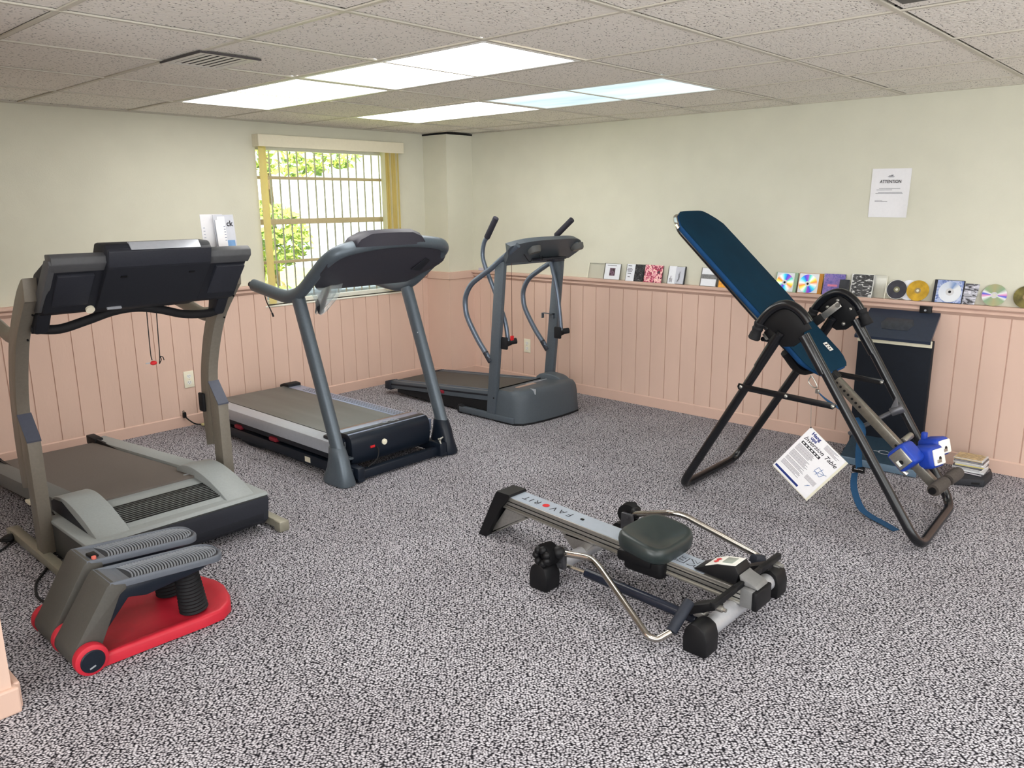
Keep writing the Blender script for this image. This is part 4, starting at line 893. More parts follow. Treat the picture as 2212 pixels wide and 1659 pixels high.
for x, X in ((XL_-.026, XL_), (XR_-.026, XR_)):
    o = B().prism([(1.722, .638), (1.728, .622), (1.722, .607), (1.262, .584), (1.248, .597), (1.252, .612)], 'X', x-.003, x+.003, bev=.001).build('spreader_bar', TUBEB, iv)
    for y, z in ((1.708, .622), (1.48, .611), (1.262, .598)): B().lathe([(.009, 0), (.008, .004), (.004, .007), (.001, .0075)], (x-.003, y, z), (-1, 0, 0), 12).build('bolt', STEEL, o)
    arc = cat([(X, 1.668, .868), (X, 1.650, .925), (X, 1.61, .985), (X, 1.565, 1.022), (X, 1.52, 1.035), (X, 1.475, 1.022), (X, 1.43, .985), (X, 1.395, .935), (X, 1.368, .890)], 6)
    if X == XL_: arc = arc[:-9]
    h = B().tube(arc, .0225, 14).build('handle_arch', TUBEB, iv)
    for e, d in (((X, 1.668, .868), (0, .015, -.045)),) if X == XL_ else (((X, 1.668, .868), (0, .015, -.045)), ((X, 1.368, .890), (0, -.022, -.04))):
        e = Vector(e); d = Vector(d).normalized()
        B().lathe([(.025, -.075), (.027, -.07), (.023, -.055), (.027, -.045), (.023, -.03), (.027, -.015), (.028, .0), (.030, .004), (.026, .01), (.001, .012)], e, d, 14).build('grip', RUB, h)
    pl = [(1.635, .93), (1.60, .985), (1.56, 1.014), (1.52, 1.022), (1.475, 1.012), (1.435, .985), (1.405, .935), (1.428, .912), (1.425, .86), (1.41, .80), (1.395, .805), (1.44, .885), (1.50, .872), (1.54, .888), (1.575, .80), (1.56, .80), (1.53, .87), (1.545, .92), (1.60, .935)]
    pl = [(1.64, .925), (1.60, .985), (1.56, 1.014), (1.52, 1.022), (1.475, 1.012), (1.435, .985), (1.402, .935), (1.43, .905), (1.445, .845), (1.40, .775), (1.375, .785), (1.40, .85), (1.415, .90), (1.47, .858), (1.52, .842), (1.55, .87), (1.60, .79), (1.58, .775), (1.515, .865), (1.545, .925), (1.605, .915)]
    half = [(1.645, .935), (1.605, .985), (1.56, 1.014), (1.52, 1.022), (1.475, 1.012), (1.435, .985), (1.395, .935), (1.43, .915), (1.435, .875), (1.47, .845), (1.52, .838), (1.56, .86), (1.57, .90), (1.60, .92)]
    p = B().prism(half, 'X', X-.006, X+.006, bev=.002).build('hub_plate', BLACKP, h)
    for s, y0, z0, y1, z1 in ((1, 1.545, .895, 1.64, .725), (-1, 1.43, .90, 1.325, .735)):
        B().tube([(X, y0, z0), (X, .5*(y0+y1), .5*(z0+z1)), (X, y1, z1)], [.030, .026, .0225], 14, r2=[.024, .024, .0225]).build('leg_socket', TUBEB, p)
    if X == XR_:
        q = B()
    sx = -1 if X == XR_ else 1
    for y, z in ((1.525, .995), (1.575, .955), (1.455, .955), (1.545, .885), (1.485, .875)): B().lathe([(.0105, 0), (.009, .004), (.004, .0075), (.001, .008)], (X+sx*.006, y, z), (sx, 0, 0), 12).build('bolt', STEEL, p)
# bed: cushion in its sloping plane
O_ = Vector((3.87, 2.232, 1.442)); V_ = Vector((0, -.738, -.675)).normalized(); N_ = Vector((0, -.675, .738)).normalized()
def bp(u, t, h=0): return O_+Vector((u, 0, 0))+V_*t+N_*h
outline = [(-.125, 0), (.125, 0), (.165, .025), (.222, .085), (.228, .12), (.226, .60), (.222, .74), (.205, .765), (.205, .80), (.222, .825), (.222, 1.03), (.215, 1.065), (.175, 1.115), (.14, 1.13), (-.10, 1.13), (-.135, 1.12), (-.20, 1.05), (-.222, 1.02), (-.222, .825), (-.205, .80), (-.205, .765), (-.222, .74), (-.226, .60), (-.228, .12), (-.222, .085), (-.165, .025)]
def ol(ins, h):
    out = []
    for u, t in outline:
        du = -ins if u > 0 else ins; dt = ins if t < .06 else (-ins if t > 1.09 else 0)
        out.append(bp(u+du, t+dt, h))
    return out
cu_ = [ol(.012, -.020), ol(.002, -.012), ol(0, 0), ol(.004, .008)]
bed = B().loft(cu_).build('bed_edge', BEDL, iv, angle=60)
G = []
ts = [0, .02, .06, .1, .25, .45, .6, .74, .765, .80, .825, .95, 1.03, 1.07, 1.11, 1.127]
def hw(t):
    pr_ = [(0, .125), (.025, .165), (.085, .222), (.12, .228), (.60, .226), (.74, .222), (.765, .205), (.80, .205), (.825, .222), (1.03, .222), (1.065, .215), (1.115, .175), (1.13, .14)]
    for (a, x), (b_, y) in zip(pr_, pr_[1:]):
        if t <= b_: return x+(y-x)*(t-a)/(b_-a)
    return .14
for t in ts:
    w_ = hw(t)-.003
    G.append([bp(w_*v, t, .009+.006*(1-abs(v)**4)) for v in (-1, -.9, -.75, -.5, -.25, 0, .25, .5, .75, .9, 1)])
B().sheet(G, .003).build('bed_cover', BEDB, bed, angle=60)
o = B().box(-.022, .022, -.026, .026, 0, .002, M=frame(bp(.115, 1.0, .020), (1, 0, 0), -V_)).build('brand_patch', WHITE, bed, smooth=False)
q = B()
for i, (x, y, w_, h_) in enumerate(((-.016, .014, .008, .006), (-.004, .012, .012, .005), (.012, .013, .006, .008), (-.014, -.002, .014, .005), (.008, -.004, .010, .007), (-.008, -.016, .020, .005))): q.box(x-w_/2, x+w_/2, y-h_/2, y+h_/2, .002, .003, M=frame(bp(.115, 1.0, .020), (1, 0, 0), -V_))
q.build('print', INK, o, smooth=False)
fr_ = [bp(u*.97, max(.008, min(t, 1.10)), -.028) for u, t in ((-.13, .02), (.13, .02), (.20, .085), (.205, .7), (.16, 1.02), (.03, 1.12), (-.03, 1.12), (-.16, 1.02), (-.205, .7), (-.20, .085))]
B().tube(fillet(fr_+[fr_[0]], .06, 5), .0145, 10).build('bed_frame', TUBEB, bed)
for s in (-1, 1): B().tube(cat([bp(s*.10, .012, -.01), bp(s*.165, .018, -.006), bp(s*.212, .065, -.006), bp(s*.222, .10, -.01)], 5), .012, 10).build('corner_tube', CHROME, bed)
# pivot arms between bed frame and hubs
for s, X in ((-1, XL_+.028), (1, XR_-.028)):
    a, b_ = Vector((X, 1.512, .972)), Vector((X, 1.64, .858)); d = (b_-a).normalized()
    o = B().box(-.018, .018, 0, (b_-a).length, -.004, .004, bev=.003, M=frame(a-d*.012, (0, d.z, -d.y), d)).build('pivot_arm', STEEL, iv)
    B().cyl((X-.01, a.y, a.z), (X+.01, a.y, a.z), .012, seg=14).build('pivot_pin', STEEL, o)
    c = a+d*.10; B().box(-.022, .022, 0, .13 if s > 0 else .045, -.006, .006, bev=.003, M=frame(c, (0, d.z, -d.y), d)).build('arm_sleeve', BLACKP, o)
    B().cyl((X, b_.y, b_.z), (X-s*.16, b_.y-.03, b_.z-.04), .011, seg=10).build('roller_rod', TUBEB, o)
# boom under the bed with its hole row
a, b_ = Vector((3.87, 1.43, .682)), Vector((3.87, .862, .185)); d = (b_-a).normalized(); nn = Vector((1, 0, 0)).cross(d)
Mb = frame(a, (1, 0, 0), d)
boom = B().box(-.02, .02, 0, (b_-a).length, -.022, .022, bev=.004, M=Mb).build('boom', mat('boom_steel', (124, 120, 112), .35, metal=.7, var=.1, scale=60), iv)
q = B()
for k in range(7): q.cyl(Mb @ Vector((-.0215, .075+.026*k, 0)), Mb @ Vector((-.0185, .075+.026*k, 0)), .0065, seg=12)
q.cyl(Mb @ Vector((-.0215, .47, .0)), Mb @ Vector((-.0185, .47, .0)), .006, seg=12); q.build('hole', BLACKP, boom)
B().box(-.026, .026, -.10, .06, -.028, .028, bev=.004, M=Mb).build('boom_sleeve', BLACKP, boom)
B().box(.005, .02, .02, .57, .0225, .024, M=Mb).build('scale_strip', SILV, boom, smooth=False)
# support brackets under the bed joining the boom
B().tube(cat([bp(-.19, .93, -.04), bp(-.10, 1.03, -.08), (3.845, 1.45, .70), (3.845, 1.40, .655)], 5), .022, 10).tube(cat([bp(.19, .93, -.04), bp(.10, 1.03, -.08), (3.895, 1.45, .70), (3.895, 1.40, .655)], 5), .022, 10).build('bed_bracket', BLACKP, iv)
# locking lever crossing behind the boom
q = B().tube(cat([(3.80, 1.275, .405), (3.90, 1.235, .435), (3.94, 1.18, .475), (3.965, 1.125, .515)], 5), [.011]*15+[.014], 10)
q.cyl((3.955, 1.145, .50), (3.975, 1.098, .532), .02, .026, seg=16, bev=.003).prism([(1.16, .48), (1.125, .585), (1.11, .535)], 'X', 3.95, 3.956, bev=.001)
q.build('locking_lever', mat('dark_steel', (98, 98, 102), .4, metal=.6), iv)
# ankle cradles
def pad(c, sx, sy, sz, endcap):
    Mp = frame(c, (1, -.25, .0), (-.2, -.9, .25)) if endcap else frame(c, (1, -.1, 0), d)
    o = B().box(-sx, sx, -sy, sy, -sz, sz, bev=.022, seg=3, M=Mp).build('ankle_pad', BLUEP, iv)
    e = B().box(-sx*.78, sx*.78, sy-.004, sy+.006, -sz*.72, sz*.72, bev=.005, M=Mp) if endcap else B().box(-sx-.006, -sx+.004, -sy*.7, sy*.75, -sz*.75, sz*.75, bev=.005, M=Mp)
    o2 = e.build('end_plate', WHITE if endcap else STEEL, o)
    p0, p1 = (Mp @ Vector((0, sy+.004, 0)), Mp @ Vector((0, sy+.009, 0))) if endcap else (Mp @ Vector((-sx-.004, .01, 0)), Mp @ Vector((-sx-.009, .01, 0)))
    B().cyl(p0+Vector((0, 0, -.008)), p1+Vector((0, 0, -.008)), .0105, seg=16).build('socket', BLACKP, o2)
    B().box(-sx*.5, sx*.1, sy+.004, sy+.010, sz*.2, sz*.5, bev=.002, M=Mp).build('latch', STEEL, o2) if endcap else B().box(-sx-.010, -sx-.004, .0, sy*.5, sz*.2, sz*.5, bev=.002, M=Mp).build('latch', WHITE, o2)
pad((3.805, 1.015, .345), .062, .055, .05, False)
pad((3.905, .955, .330), .056, .060, .052, True)
pad((4.02, .955, .352), .058, .052, .045, True)
q = B().cyl((3.79, 1.02, .30), (4.05, 1.0, .33), .014, seg=12).cyl((3.80, 1.03, .28), (3.80, 1.0, .26), .012, seg=10); q.build('ankle_axle', STEEL, iv)
B().box(3.99, 4.02, .985, 1.01, .36, .42, bev=.006).build('pad_lever', BLUEP, iv)
B().cyl((3.90, 1.06, .385), (3.98, 1.05, .40), .016, seg=12, bev=.003).build('pull_pin', STEEL, iv)
# foam T-bar at the end of the boom
FOAM = mat('brown_foam', (74, 68, 64), .95, var=.12, scale=120, bump=.5, bscale=500)
for x0, x1 in ((3.745, 3.862), (3.878, 3.99)):
    t0, t1_ = (x0-3.745)/.25, (x1-3.745)/.25
    B().lathe([(.018, 0), (.027, .001), (.029, .02), (.029, x1-x0-.02), (.026, x1-x0-.002), (.018, x1-x0)], (x0, .873-.045*t0, .228+.035*t0), (1, -.18, .14), 16).build('foam_grip', FOAM, iv)
B().cyl((3.735, .875, .226), (4.0, .83, .262), .016, seg=12).build('t_bar', BLACKP, iv)
# tether strap: clip under the bed, loop by the front leg and a tail on the carpet
STRAP = mat('blue_webbing', (30, 70, 104), .8, var=.1, scale=200)
def ribbon(pts, w_, wd, n=6):
    P = cat(pts, n); wd = Vector(wd).normalized()*w_/2
    return [[p-wd, p, p+wd] for p in P]
s = B().sheet(ribbon([(3.72, 1.408, .600), (3.72, 1.37, .572), (3.735, 1.31, .535), (3.76, 1.285, .50)], .022, (.2, .5, .6)), .0022).build('tether_strap', STRAP, iv)
q = B().tube(cat([(3.72, 1.45, .680), (3.72, 1.462, .65), (3.72, 1.44, .625), (3.72, 1.418, .628), (3.72, 1.435, .66), (3.72, 1.45, .680)], 4), .003, 8).box(3.715, 3.725, 1.405, 1.425, .596, .616, bev=.002); q.build('snap_hook', STEEL, s)
s = B().sheet(ribbon([(3.86, 1.275, .47), (3.855, 1.245, .44), (3.85, 1.232, .40), (3.85, 1.242, .345), (3.85, 1.24, .28), (3.848, 1.232, .225)], .038, (.85, -.5, 0)), .0025).sheet(ribbon([(3.848, 1.250, .20), (3.843, 1.250, .15), (3.835, 1.236, .10), (3.828, 1.20, .035), (3.81, 1.15, .012), (3.77, 1.07, .006), (3.727, 1.003, .004)], .042, (.9, -.4, 0)), .0025).build('tether_strap', STRAP, iv)
q = B().box(3.835, 3.862, 1.205, 1.262, .205, .212, bev=.002).box(3.835, 3.862, 1.205, 1.262, .226, .231, bev=.002).box(3.845, 3.852, 1.205, 1.212, .205, .231).box(3.845, 3.852, 1.255, 1.262, .205, .231); q.build('buckle', BLACKP, s)
# instruction booklet hanging corner-up from the crossbar on a bead chain
bk = thing('instruction_booklet', 'white instruction booklet hanging by one corner from the inversion table bar', 'booklet', (3.535, 1.36, .30))
TL, TR, BL = Vector((3.535, 1.361, .479)), Vector((3.535, 1.187, .345)), Vector((3.535, 1.533, .262))
xd = (TR-TL).normalized(); yd = -(BL-TL); yd = (yd-xd*yd.dot(xd)).normalized(); W_, H_ = .216, .279
Mk = frame(TL, xd, yd)
pages = B()
for k in range(4): pages.box(.0015*k, W_+.0035*k, -H_-.0035*k, -.0015*k, -.0035*k-.002, -.0035*k-.0004, M=Mk)
pages.build('pages', mat('cream_pages', (236, 232, 214), .8, var=.03), bk, smooth=False)
cv = B().box(0, W_, -H_, 0, -.0004, .0006, M=Mk).build('cover', PAPER, bk, smooth=False)
NAVYI = mat('navy_print', (36, 52, 120), .6); FI = mat('fine_print', (120, 122, 132), .7)
TZ = lambda x, y: Mk @ Matrix.Translation((x, y, .0008))
B().text('Hang', .024, TZ(.050, -.016), bold=.0008).text('ups', .024, TZ(.052, -.036), bold=.0008).build('lettering', NAVYI, cv, smooth=False)
sh = Matrix(((1, .35, 0, 0), (0, 1, 0, 0), (0, 0, 1, 0), (0, 0, 0, 1)))
B().text('Inversion Table', .031, TZ(.112, -.056) @ sh, bold=.0003).build('lettering', INK, cv, smooth=False)
q = B().box(.018, .128, -.089, -.075, .0007, .0011, M=Mk).build('caption_bar', INK, cv, smooth=False)
q = B()
for k in range(6): q.box(.024+.017*k, .034+.017*k, -.085, -.079, .0011, .0014, M=Mk)
q.build('caption_marks', PAPER, cv, smooth=False)
q = B(); random.seed(3)
for k in range(26):
    y = -.098-.0054*k
    if k in (7, 15, 20): continue
    q.box(.014, .014+random.uniform(.085, .118 if k > 12 else .105), y-.0011, y+.0011, .0007, .001, M=Mk)
for k in range(6): q.box(.108, .108+random.uniform(.05, .09), -.008-.0046*k-.0009, -.008-.0046*k+.0009, .0007, .001, M=Mk)
q.build('print_lines', FI, cv, smooth=False); q = B()
for k in range(5): q.box(.14, .20, -.185-.005*k-.001, -.185-.005*k+.001, .0007, .001, M=Mk)
q.build('print_lines', FI, cv, smooth=False)
B().box(.006, .150, -.270, -.258, .0007, .0011, M=Mk).build('colour_band', NAVYI, cv, smooth=False)
q = B()
for a_, b2 in (((.155, -.115), (.195, -.125)), ((.195, -.125), (.185, -.150)), ((.185, -.150), (.150, -.142)), ((.150, -.142), (.155, -.115)), ((.15, -.15), (.205, -.12)), ((.165, -.155), (.175, -.108)), ((.17, -.235), (.185, -.215)), ((.185, -.215), (.175, -.225))):
    q.tube([Mk @ Vector((*a_, .001)), Mk @ Vector((*b2, .001))], .0011, 5)
q.build('line_drawing', mat('blue_line_print', (90, 120, 170), .6), cv, smooth=False)
q = B()
for k in range(26): q.ball((3.522+.0005*k, 1.365-.0001*k, .612-.0053*k), .0021, seg=6)
q.build('bead_chain', STEEL, bk)
B().cyl((3.5335, 1.3605, .474), (3.5335, 1.3605, .480), .003, seg=8).build('eyelet', BLACKP, bk)
# ------------------------------------------------------------------ upright vibration trainer against the right wall
DKB = mat('blue_black_panel', (9, 16, 27), .75, var=.12, scale=40, bump=.15, bscale=700)
SLT = mat('slate_blue_laminate', (44, 52, 68), .35, var=.06, scale=60)
vb = thing('floor_trainer', 'blue-black upright floor trainer with slanted top behind the inversion table', 'exercise machine', (4.78, 1.4, 0))
B().box(4.752, 4.800, 1.195, 1.595, .03, .735, bev=.004).build('column', DKB, vb)
B().box(4.80, 4.93, 1.33, 1.46, .012, .62, bev=.004).build('rear_leg', DKB, vb)
B().box(4.742, 4.753, 1.195, 1.595, .700, .738, bev=.001).build('cream_strip', mat('cream_laminate', (206, 200, 178), .5, var=.03), vb, label='cream strip under the slanted top')
o = B().loft([[Vector((4.728, y, .736)) for y in (1.20, 1.61)]+[Vector((4.934, y, .874)) for y in (1.60, 1.215)], [Vector((4.733, y, .720)) for y in (1.20, 1.61)]+[Vector((4.938, y, .855)) for y in (1.60, 1.215)]])
o.build('slanted_top', SLT, vb)
q = B().prism([(-.07, -.05), (.07, -.05), (.09, 0), (.07, .05), (-.07, .05), (-.09, 0)], 'Z', -.001, .002, bev=.001, M=frame((4.83, 1.41, .805), (0, -1, 0), (.83, 0, .556))); q.build('control_panel', mat('console_panel', (54, 58, 66), .3, var=.2, scale=50), vb)
B().box(4.925, 4.945, 1.262, 1.328, .845, .915, bev=.006).build('cable_tab', BLACKP, vb)
B().cyl((4.92, 1.295, .885), (4.926, 1.295, .885), .006, seg=10).build('rivet', SILV, vb)
B().prism([(4.562, .012), (4.562, .042), (4.575, .048), (4.752, .140), (4.752, .012)], 'Y', 1.16, 1.575, bev=.004).build('foot_platform', mat('teal_black_rubber', (34, 52, 66), .6, var=.1, bump=.2, bscale=600), vb)
B().prism([(4.556, .004), (4.556, .040), (4.566, .044), (4.566, .004)], 'Y', 1.155, 1.58, bev=.002).build('front_lip', mat('blue_grey_lip', (96, 116, 134), .45), vb)
B().box(4.70, 4.76, 1.575, 1.61, .012, .05, bev=.008).build('side_foot', RUB, vb)
Ml = frame((4.645, 1.33, .0858), (0, -1, 0), (.889, 0, .458))
q = B()
for s in (-1, 1):
    for k in (-1, 1): q.tube([Ml @ Vector((.028*k+.03*math.cos(a), s*.003+s*.010*math.sin(a), .001)) for a in [PI*i/12 for i in range(13)]], .0014, 6)
q.tube([Ml @ Vector((-.085, 0, .001)), Ml @ Vector((-.05, 0, .001))], .0016, 6).tube([Ml @ Vector((.05, 0, .001)), Ml @ Vector((.085, 0, .001))], .0016, 6)
q.build('emblem', SILV, vb)

# ------------------------------------------------------------------ notice on the right wall
nt_ = thing('wall_notice', 'white letter-size ATTENTION notice taped high on the right wall', 'notice', (XR-.004, 1.563, 1.543))
Mn = frame((XR-.003, 1.563, 1.543), (0, -1, -.012), (0, -.012, 1))
G = [[Mn @ Vector((u, v, .0008+.010*max(0, u/.108)**3*max(0, .9-v/.139)*.6)) for u in [(-.108+.0216*i) for i in range(11)]] for v in (-.138, -.07, 0, .07, .138)]
sh_ = B().sheet(G, .0004).build('sheet', PAPER, nt_)
B().text('ATTENTION', .0245, Mn @ Matrix.Translation((.0, .064, .0036)) @ Matrix.Diagonal((.86, 1, 1, 1)), bold=.0002).build('lettering', INK, sh_, smooth=False)
q = B()
for u0, u1, v in ((-.060, .056, .026), (-.074, .012, .018), (-.064, .068, .004), (-.078, .072, -.003), (-.078, -.036, -.043), (-.078, -.008, -.048)): q.box(u0, u1, v-.0009, v+.0009, .0026, .0034, M=Mn)
q.build('text_lines', mat('grey_print', (120, 120, 126), .7), sh_, smooth=False)
q = B()
q.box(-.018, .018, .0915, .0935, .0026, .0034, M=Mn).box(-.012, .008, .095, .0985, .0026, .0034, M=Mn).box(.0, .012, .099, .1025, .0026, .0034, M=Mn).box(-.014, .014, .0875, .0885, .0026, .0034, M=Mn); q.build('letterhead', mat('grey_print', (120, 120, 126), .7), sh_, smooth=False)

# ------------------------------------------------------------------ discs and cases along the ledge
def art(name, cols, scale=30, rough=.35, kind='noise', stretch=(1, 1, 1)):
    if name in _M: return _M[name]
    m = bpy.data.materials.new(name); m.use_nodes = True; nt = m.node_tree; N = nt.nodes; L = nt.links; b = N['Principled BSDF']
    tc = N.new('ShaderNodeTexCoord'); mp = N.new('ShaderNodeMapping'); mp.inputs['Scale'].default_value = stretch; L.new(tc.outputs['Object'], mp.inputs['Vector'])
    nz = N.new('ShaderNodeTexNoise'); nz.inputs['Scale'].default_value = scale; nz.inputs['Detail'].default_value = 3; nz.inputs['Distortion'].default_value = 1.2; L.new(mp.outputs['Vector'], nz.inputs['Vector'])
    rp = N.new('ShaderNodeValToRGB'); rp.color_ramp.interpolation = 'CONSTANT' if kind == 'hard' else 'LINEAR'; e = rp.color_ramp.elements; n = len(cols)
    e[0].position = .32; e[0].color = lin(cols[0]); e[1].position = .68; e[1].color = lin(cols[-1])
    for i in range(1, n-1): k = e.new(.32+.36*i/(n-1)); k.color = lin(cols[i])
    L.new(nz.outputs['Fac'], rp.inputs['Fac']); L.new(rp.outputs['Color'], b.inputs['Base Color']); b.inputs['Roughness'].default_value = rough
    _M[name] = m; return m
CASE = glass_mat('clear_jewel_plastic', (255, 255, 255), .015, .08)
ZS = .934
def lean(yc, bottom=.038, top=.008, h=.125): return frame((XR-bottom, yc, ZS+.001), (0, -1, 0), (bottom-top, 0, h))
def case(y0, y1, h, label, faces, body=CASE, t=.010, bottom=.038):
    w_ = y0-y1; yc = .5*(y0+y1); M_ = lean(yc, bottom)
    o = thing('cd_case', label, 'CD case', (XR-bottom, yc, ZS), 'CDs and cases lined up on the wall ledge')
    B().box(-w_/2, w_/2, 0, h, -t, -.0005, bev=.001, M=M_).box(-w_/2, -w_/2+.006, 0, h, -t, 0, M=M_).build('case', body, o, smooth=False)
    for nm, m, u0, u1, v0, v1 in faces:
        B().box(-w_/2+u0*w_, -w_/2+u1*w_, v0*h, v1*h, -.0006, .0006+.0003*(nm != 'cover_insert'), M=M_).build(nm, m, o, smooth=False)
    return o, M_
def disc(yc, m, label=None, parent=None, M_=None, c=None, R=.06, hubm=None, bottom=.034, hubr=.017, rim=None, top=.006):
    if M_ is None: M_ = lean(yc, bottom, top, .12); c = (0, R, .0)
    o = parent or thing('compact_disc', label, 'CD', (M_ @ Vector((0, 0, 0))), 'CDs and cases lined up on the wall ledge')
    p0, p1 = M_ @ Vector((c[0], c[1], c[2])), M_ @ Vector((c[0], c[1], c[2]+.0012))
    n_ = (p1-p0).normalized()
    d_ = B().tube([p0, p1], R, 48).build('disc', m, o)
    recentre(d_, p0-world_loc(o))
    B().tube([p0, p1+n_*.0006], hubr, 24).build('hub', hubm or mat('disc_hub', (206, 206, 208), .3, metal=.2), o)
    B().tube([p0, p1+n_*.0010], .0075, 16).build('centre_hole', CREAM if not parent else BLACKP, o)
    if rim: B().ring(p1, n_, R-.0015, .0014, 40, 6).build('rim', rim, o)
    return o
WHT = mat('inlay_white', (232, 234, 240), .4, var=.02); LGR = mat('inlay_grey', (196, 198, 208), .4, var=.03); DKG = mat('inlay_charcoal', (58, 58, 62), .4)
case(3.724, 3.574, .118, 'empty clear jewel case, first on the right wall ledge beside the corner treadmill', [('hinge_strip', mat('frosted_strip', (226, 222, 204), .4), .0, .05, 0, 1)])
o, M_ = case(3.572, 3.425, .122, 'white CD case with a small framed portrait in the middle of its cover', [('cover_insert', WHT, .06, 1, .02, .98), ('portrait', art('art_portrait', [(60, 40, 46), (120, 90, 110), (190, 170, 180)], 60, kind='hard'), .36, .70, .24, .72)])
q = B()
for k in range(9): q.box(-.045+.0095*k, -.039+.0095*k, .104, .109, .001, .0014, M=M_)
q.build('title_marks', mat('grey_print', (120, 120, 126), .7), o, smooth=False)
o, M_ = case(3.371, 3.218, .125, 'CD case with a cover half white, half black patterned', [('cover_insert', WHT, .03, .55, .0, 1), ('photo_half', art('art_bw', [(20, 20, 22), (60, 60, 62), (190, 190, 186)], 70, kind='hard'), .5, 1, 0, 1)])
q = B()
for v, u0, u1 in ((.112, -.062, -.03), (.092, -.062, -.026), (.082, -.066, -.018), (.072, -.064, -.024), (.056, -.06, -.03), (.03, -.055, -.035)): q.box(u0, u1, v-.002, v+.002, .001, .0014, M=M_)
q.build('title_marks', INK, o, smooth=False)
case(3.214, 3.058, .126, 'CD case with a pink and red mottled cover', [('cover_insert', art('art_pink', [(70, 30, 50), (190, 60, 90), (235, 170, 180), (250, 220, 200), (220, 90, 110)], 42, kind='hard'), .04, 1, 0, 1)])
o, M_ = case(3.013, 2.874, .127, 'pale grey CD case with thin dark sketched figures', [('cover_insert', WHT, .05, .5, 0, 1), ('cover_panel', LGR, .46, .97, .02, .96)])
q = B()
for u, v, h_ in ((-.048, .01, .03), (-.040, .012, .045), (-.03, .01, .028), (.022, .02, .055), (.028, .03, .06), (.016, .012, .02)): q.box(u-.0018, u+.0018, v, v+h_, .0012, .0016, M=M_)
q.build('figure_print', DKG, o, smooth=False)
B().box(.063, .0695, 0, .127, -.01, .001, M=M_).build('spine', DKG, o, smooth=False)
case(2.750, 2.624, .128, 'white CD case with a dark grey band across its cover', [('cover_insert', WHT, .06, .95, .02, .98), ('grey_band', art('art_band', [(70, 70, 72), (130, 130, 130), (96, 96, 98)], 90), .06, .95, .40, .64)], body=mat('jewel_spine_grey', (120, 116, 112), .35))
case(2.612, 2.462, .108, 'orange-yellow CD sleeve half hidden behind the teal inversion bed', [('cover_insert', art('art_orange', [(236, 150, 20), (244, 176, 36), (224, 132, 18)], 60), .04, 1, 0, 1)], body=mat('jewel_brown', (110, 84, 50), .4))
GRN = mat('green_tinted_plastic', (150, 178, 146), .3)
RB = disc_mat('disc_rainbow', phase=.05); RB2 = disc_mat('disc_rainbow_warm', phase=.30, k=2.)
o, M_ = case(2.208, 2.067, .125, 'rainbow-reflecting disc in a green-edged clear case just right of the teal bed', [('cover_insert', WHT, .04, .86, .02, .98)], body=GRN)
disc(0, RB, parent=o, M_=M_, c=(-.008, .060, .001), R=.056)
o, M_ = case(2.057, 1.905, .127, 'rainbow-reflecting disc in a white case with an orange side edge', [('cover_insert', WHT, .02, .84, .02, .98)], body=mat('orange_plastic', (186, 126, 40), .4))
disc(0, RB2, parent=o, M_=M_, c=(-.014, .060, .001), R=.058)
case(1.900, 1.766, .130, 'CD case with a purple-blue cover and a pink shape', [('cover_insert', art('art_purple', [(60, 60, 130), (100, 90, 170), (140, 110, 180), (80, 90, 160)], 36), .03, .98, 0, 1), ('pink_shape', mat('pink_print', (222, 130, 160), .4), .22, .66, .40, .50)])
bx_ = thing('cassette_box', 'small black box leaning in front of the purple-covered CD case', 'box', (XR-.055, 1.762, ZS), None)
B().box(-.029, .029, 0, .098, 0, .012, bev=.002, M=frame((XR-.046, 1.762, ZS+.001), (0, -1, 0), (.02, 0, .12))).build('shell', mat('charcoal_box', (48, 50, 56), .4), bx_)
o, M_ = case(1.732, 1.600, .138, 'CD case with a black-and-white photo cover of a reclining figure', [('cover_insert', art('art_photo', [(24, 24, 26), (60, 60, 62), (210, 210, 208), (236, 236, 234)], 34, kind='hard', stretch=(1, .6, 1.6)), .05, .96, .02, .98)], body=mat('jewel_grey_white', (214, 214, 210), .35))
case(1.598, 1.524, .138, 'empty clear half case standing beside the black-and-white photo case', [('hinge_strip', mat('frosted_strip', (226, 222, 204), .4), .93, 1, 0, 1)])
disc(1.466, mat('dark_printed_disc', (48, 48, 58), .3, var=.2, scale=40), 'dark charcoal disc with a thin white rim leaning on the wall', R=.058, hubm=mat('disc_hub_gold', (120, 118, 90), .3), rim=WHITE)
disc(1.402, WHT, 'white disc mostly hidden between the dark disc and the gold disc', R=.058, bottom=.027, top=.001)
disc(1.350, mat('gold_printed_disc', (186, 148, 42), .3, metal=.2, var=.25, scale=30), 'gold disc leaning on the wall ledge right of the dark disc', R=.060, hubm=mat('disc_hub_bronze', (150, 130, 90), .3), bottom=.044, top=.010)
o, M_ = case(1.269, 1.116, .130, 'blue and black CD case with a pale silver disc in front of its cover', [('cover_insert', art('art_blue', [(60, 80, 150), (130, 150, 200), (190, 200, 225), (90, 110, 170)], 24), .1, .97, .02, .98)], body=mat('jewel_black', (36, 36, 44), .35))
disc(0, disc_mat('disc_pale', tint=[(0, (225, 230, 238)), (.3, (205, 214, 228)), (.42, (120, 150, 200)), (.5, (232, 236, 240)), (1, (225, 230, 238))], k=1., phase=.1), parent=o, M_=M_, c=(.008, .063, .001), R=.058, hubr=.021)
lf = thing('leaflet', 'crumpled grey and white leaflet leaning beside the blue CD case', 'leaflet', (XR-.03, 1.087, ZS))
G = [[lean(1.087, .036, .010, .12) @ Vector((u+(.012*v/.12), v, .004*math.sin(60*u+30*v))) for u in (-.034, -.017, 0, .017, .034)] for v in (0, .03, .06, .09, .115)]
B().sheet(G, .0006).build('sheet', art('art_leaflet', [(70, 70, 76), (170, 170, 180), (214, 212, 222), (200, 200, 210)], 40, kind='hard', stretch=(1, .5, 1.4)), lf)
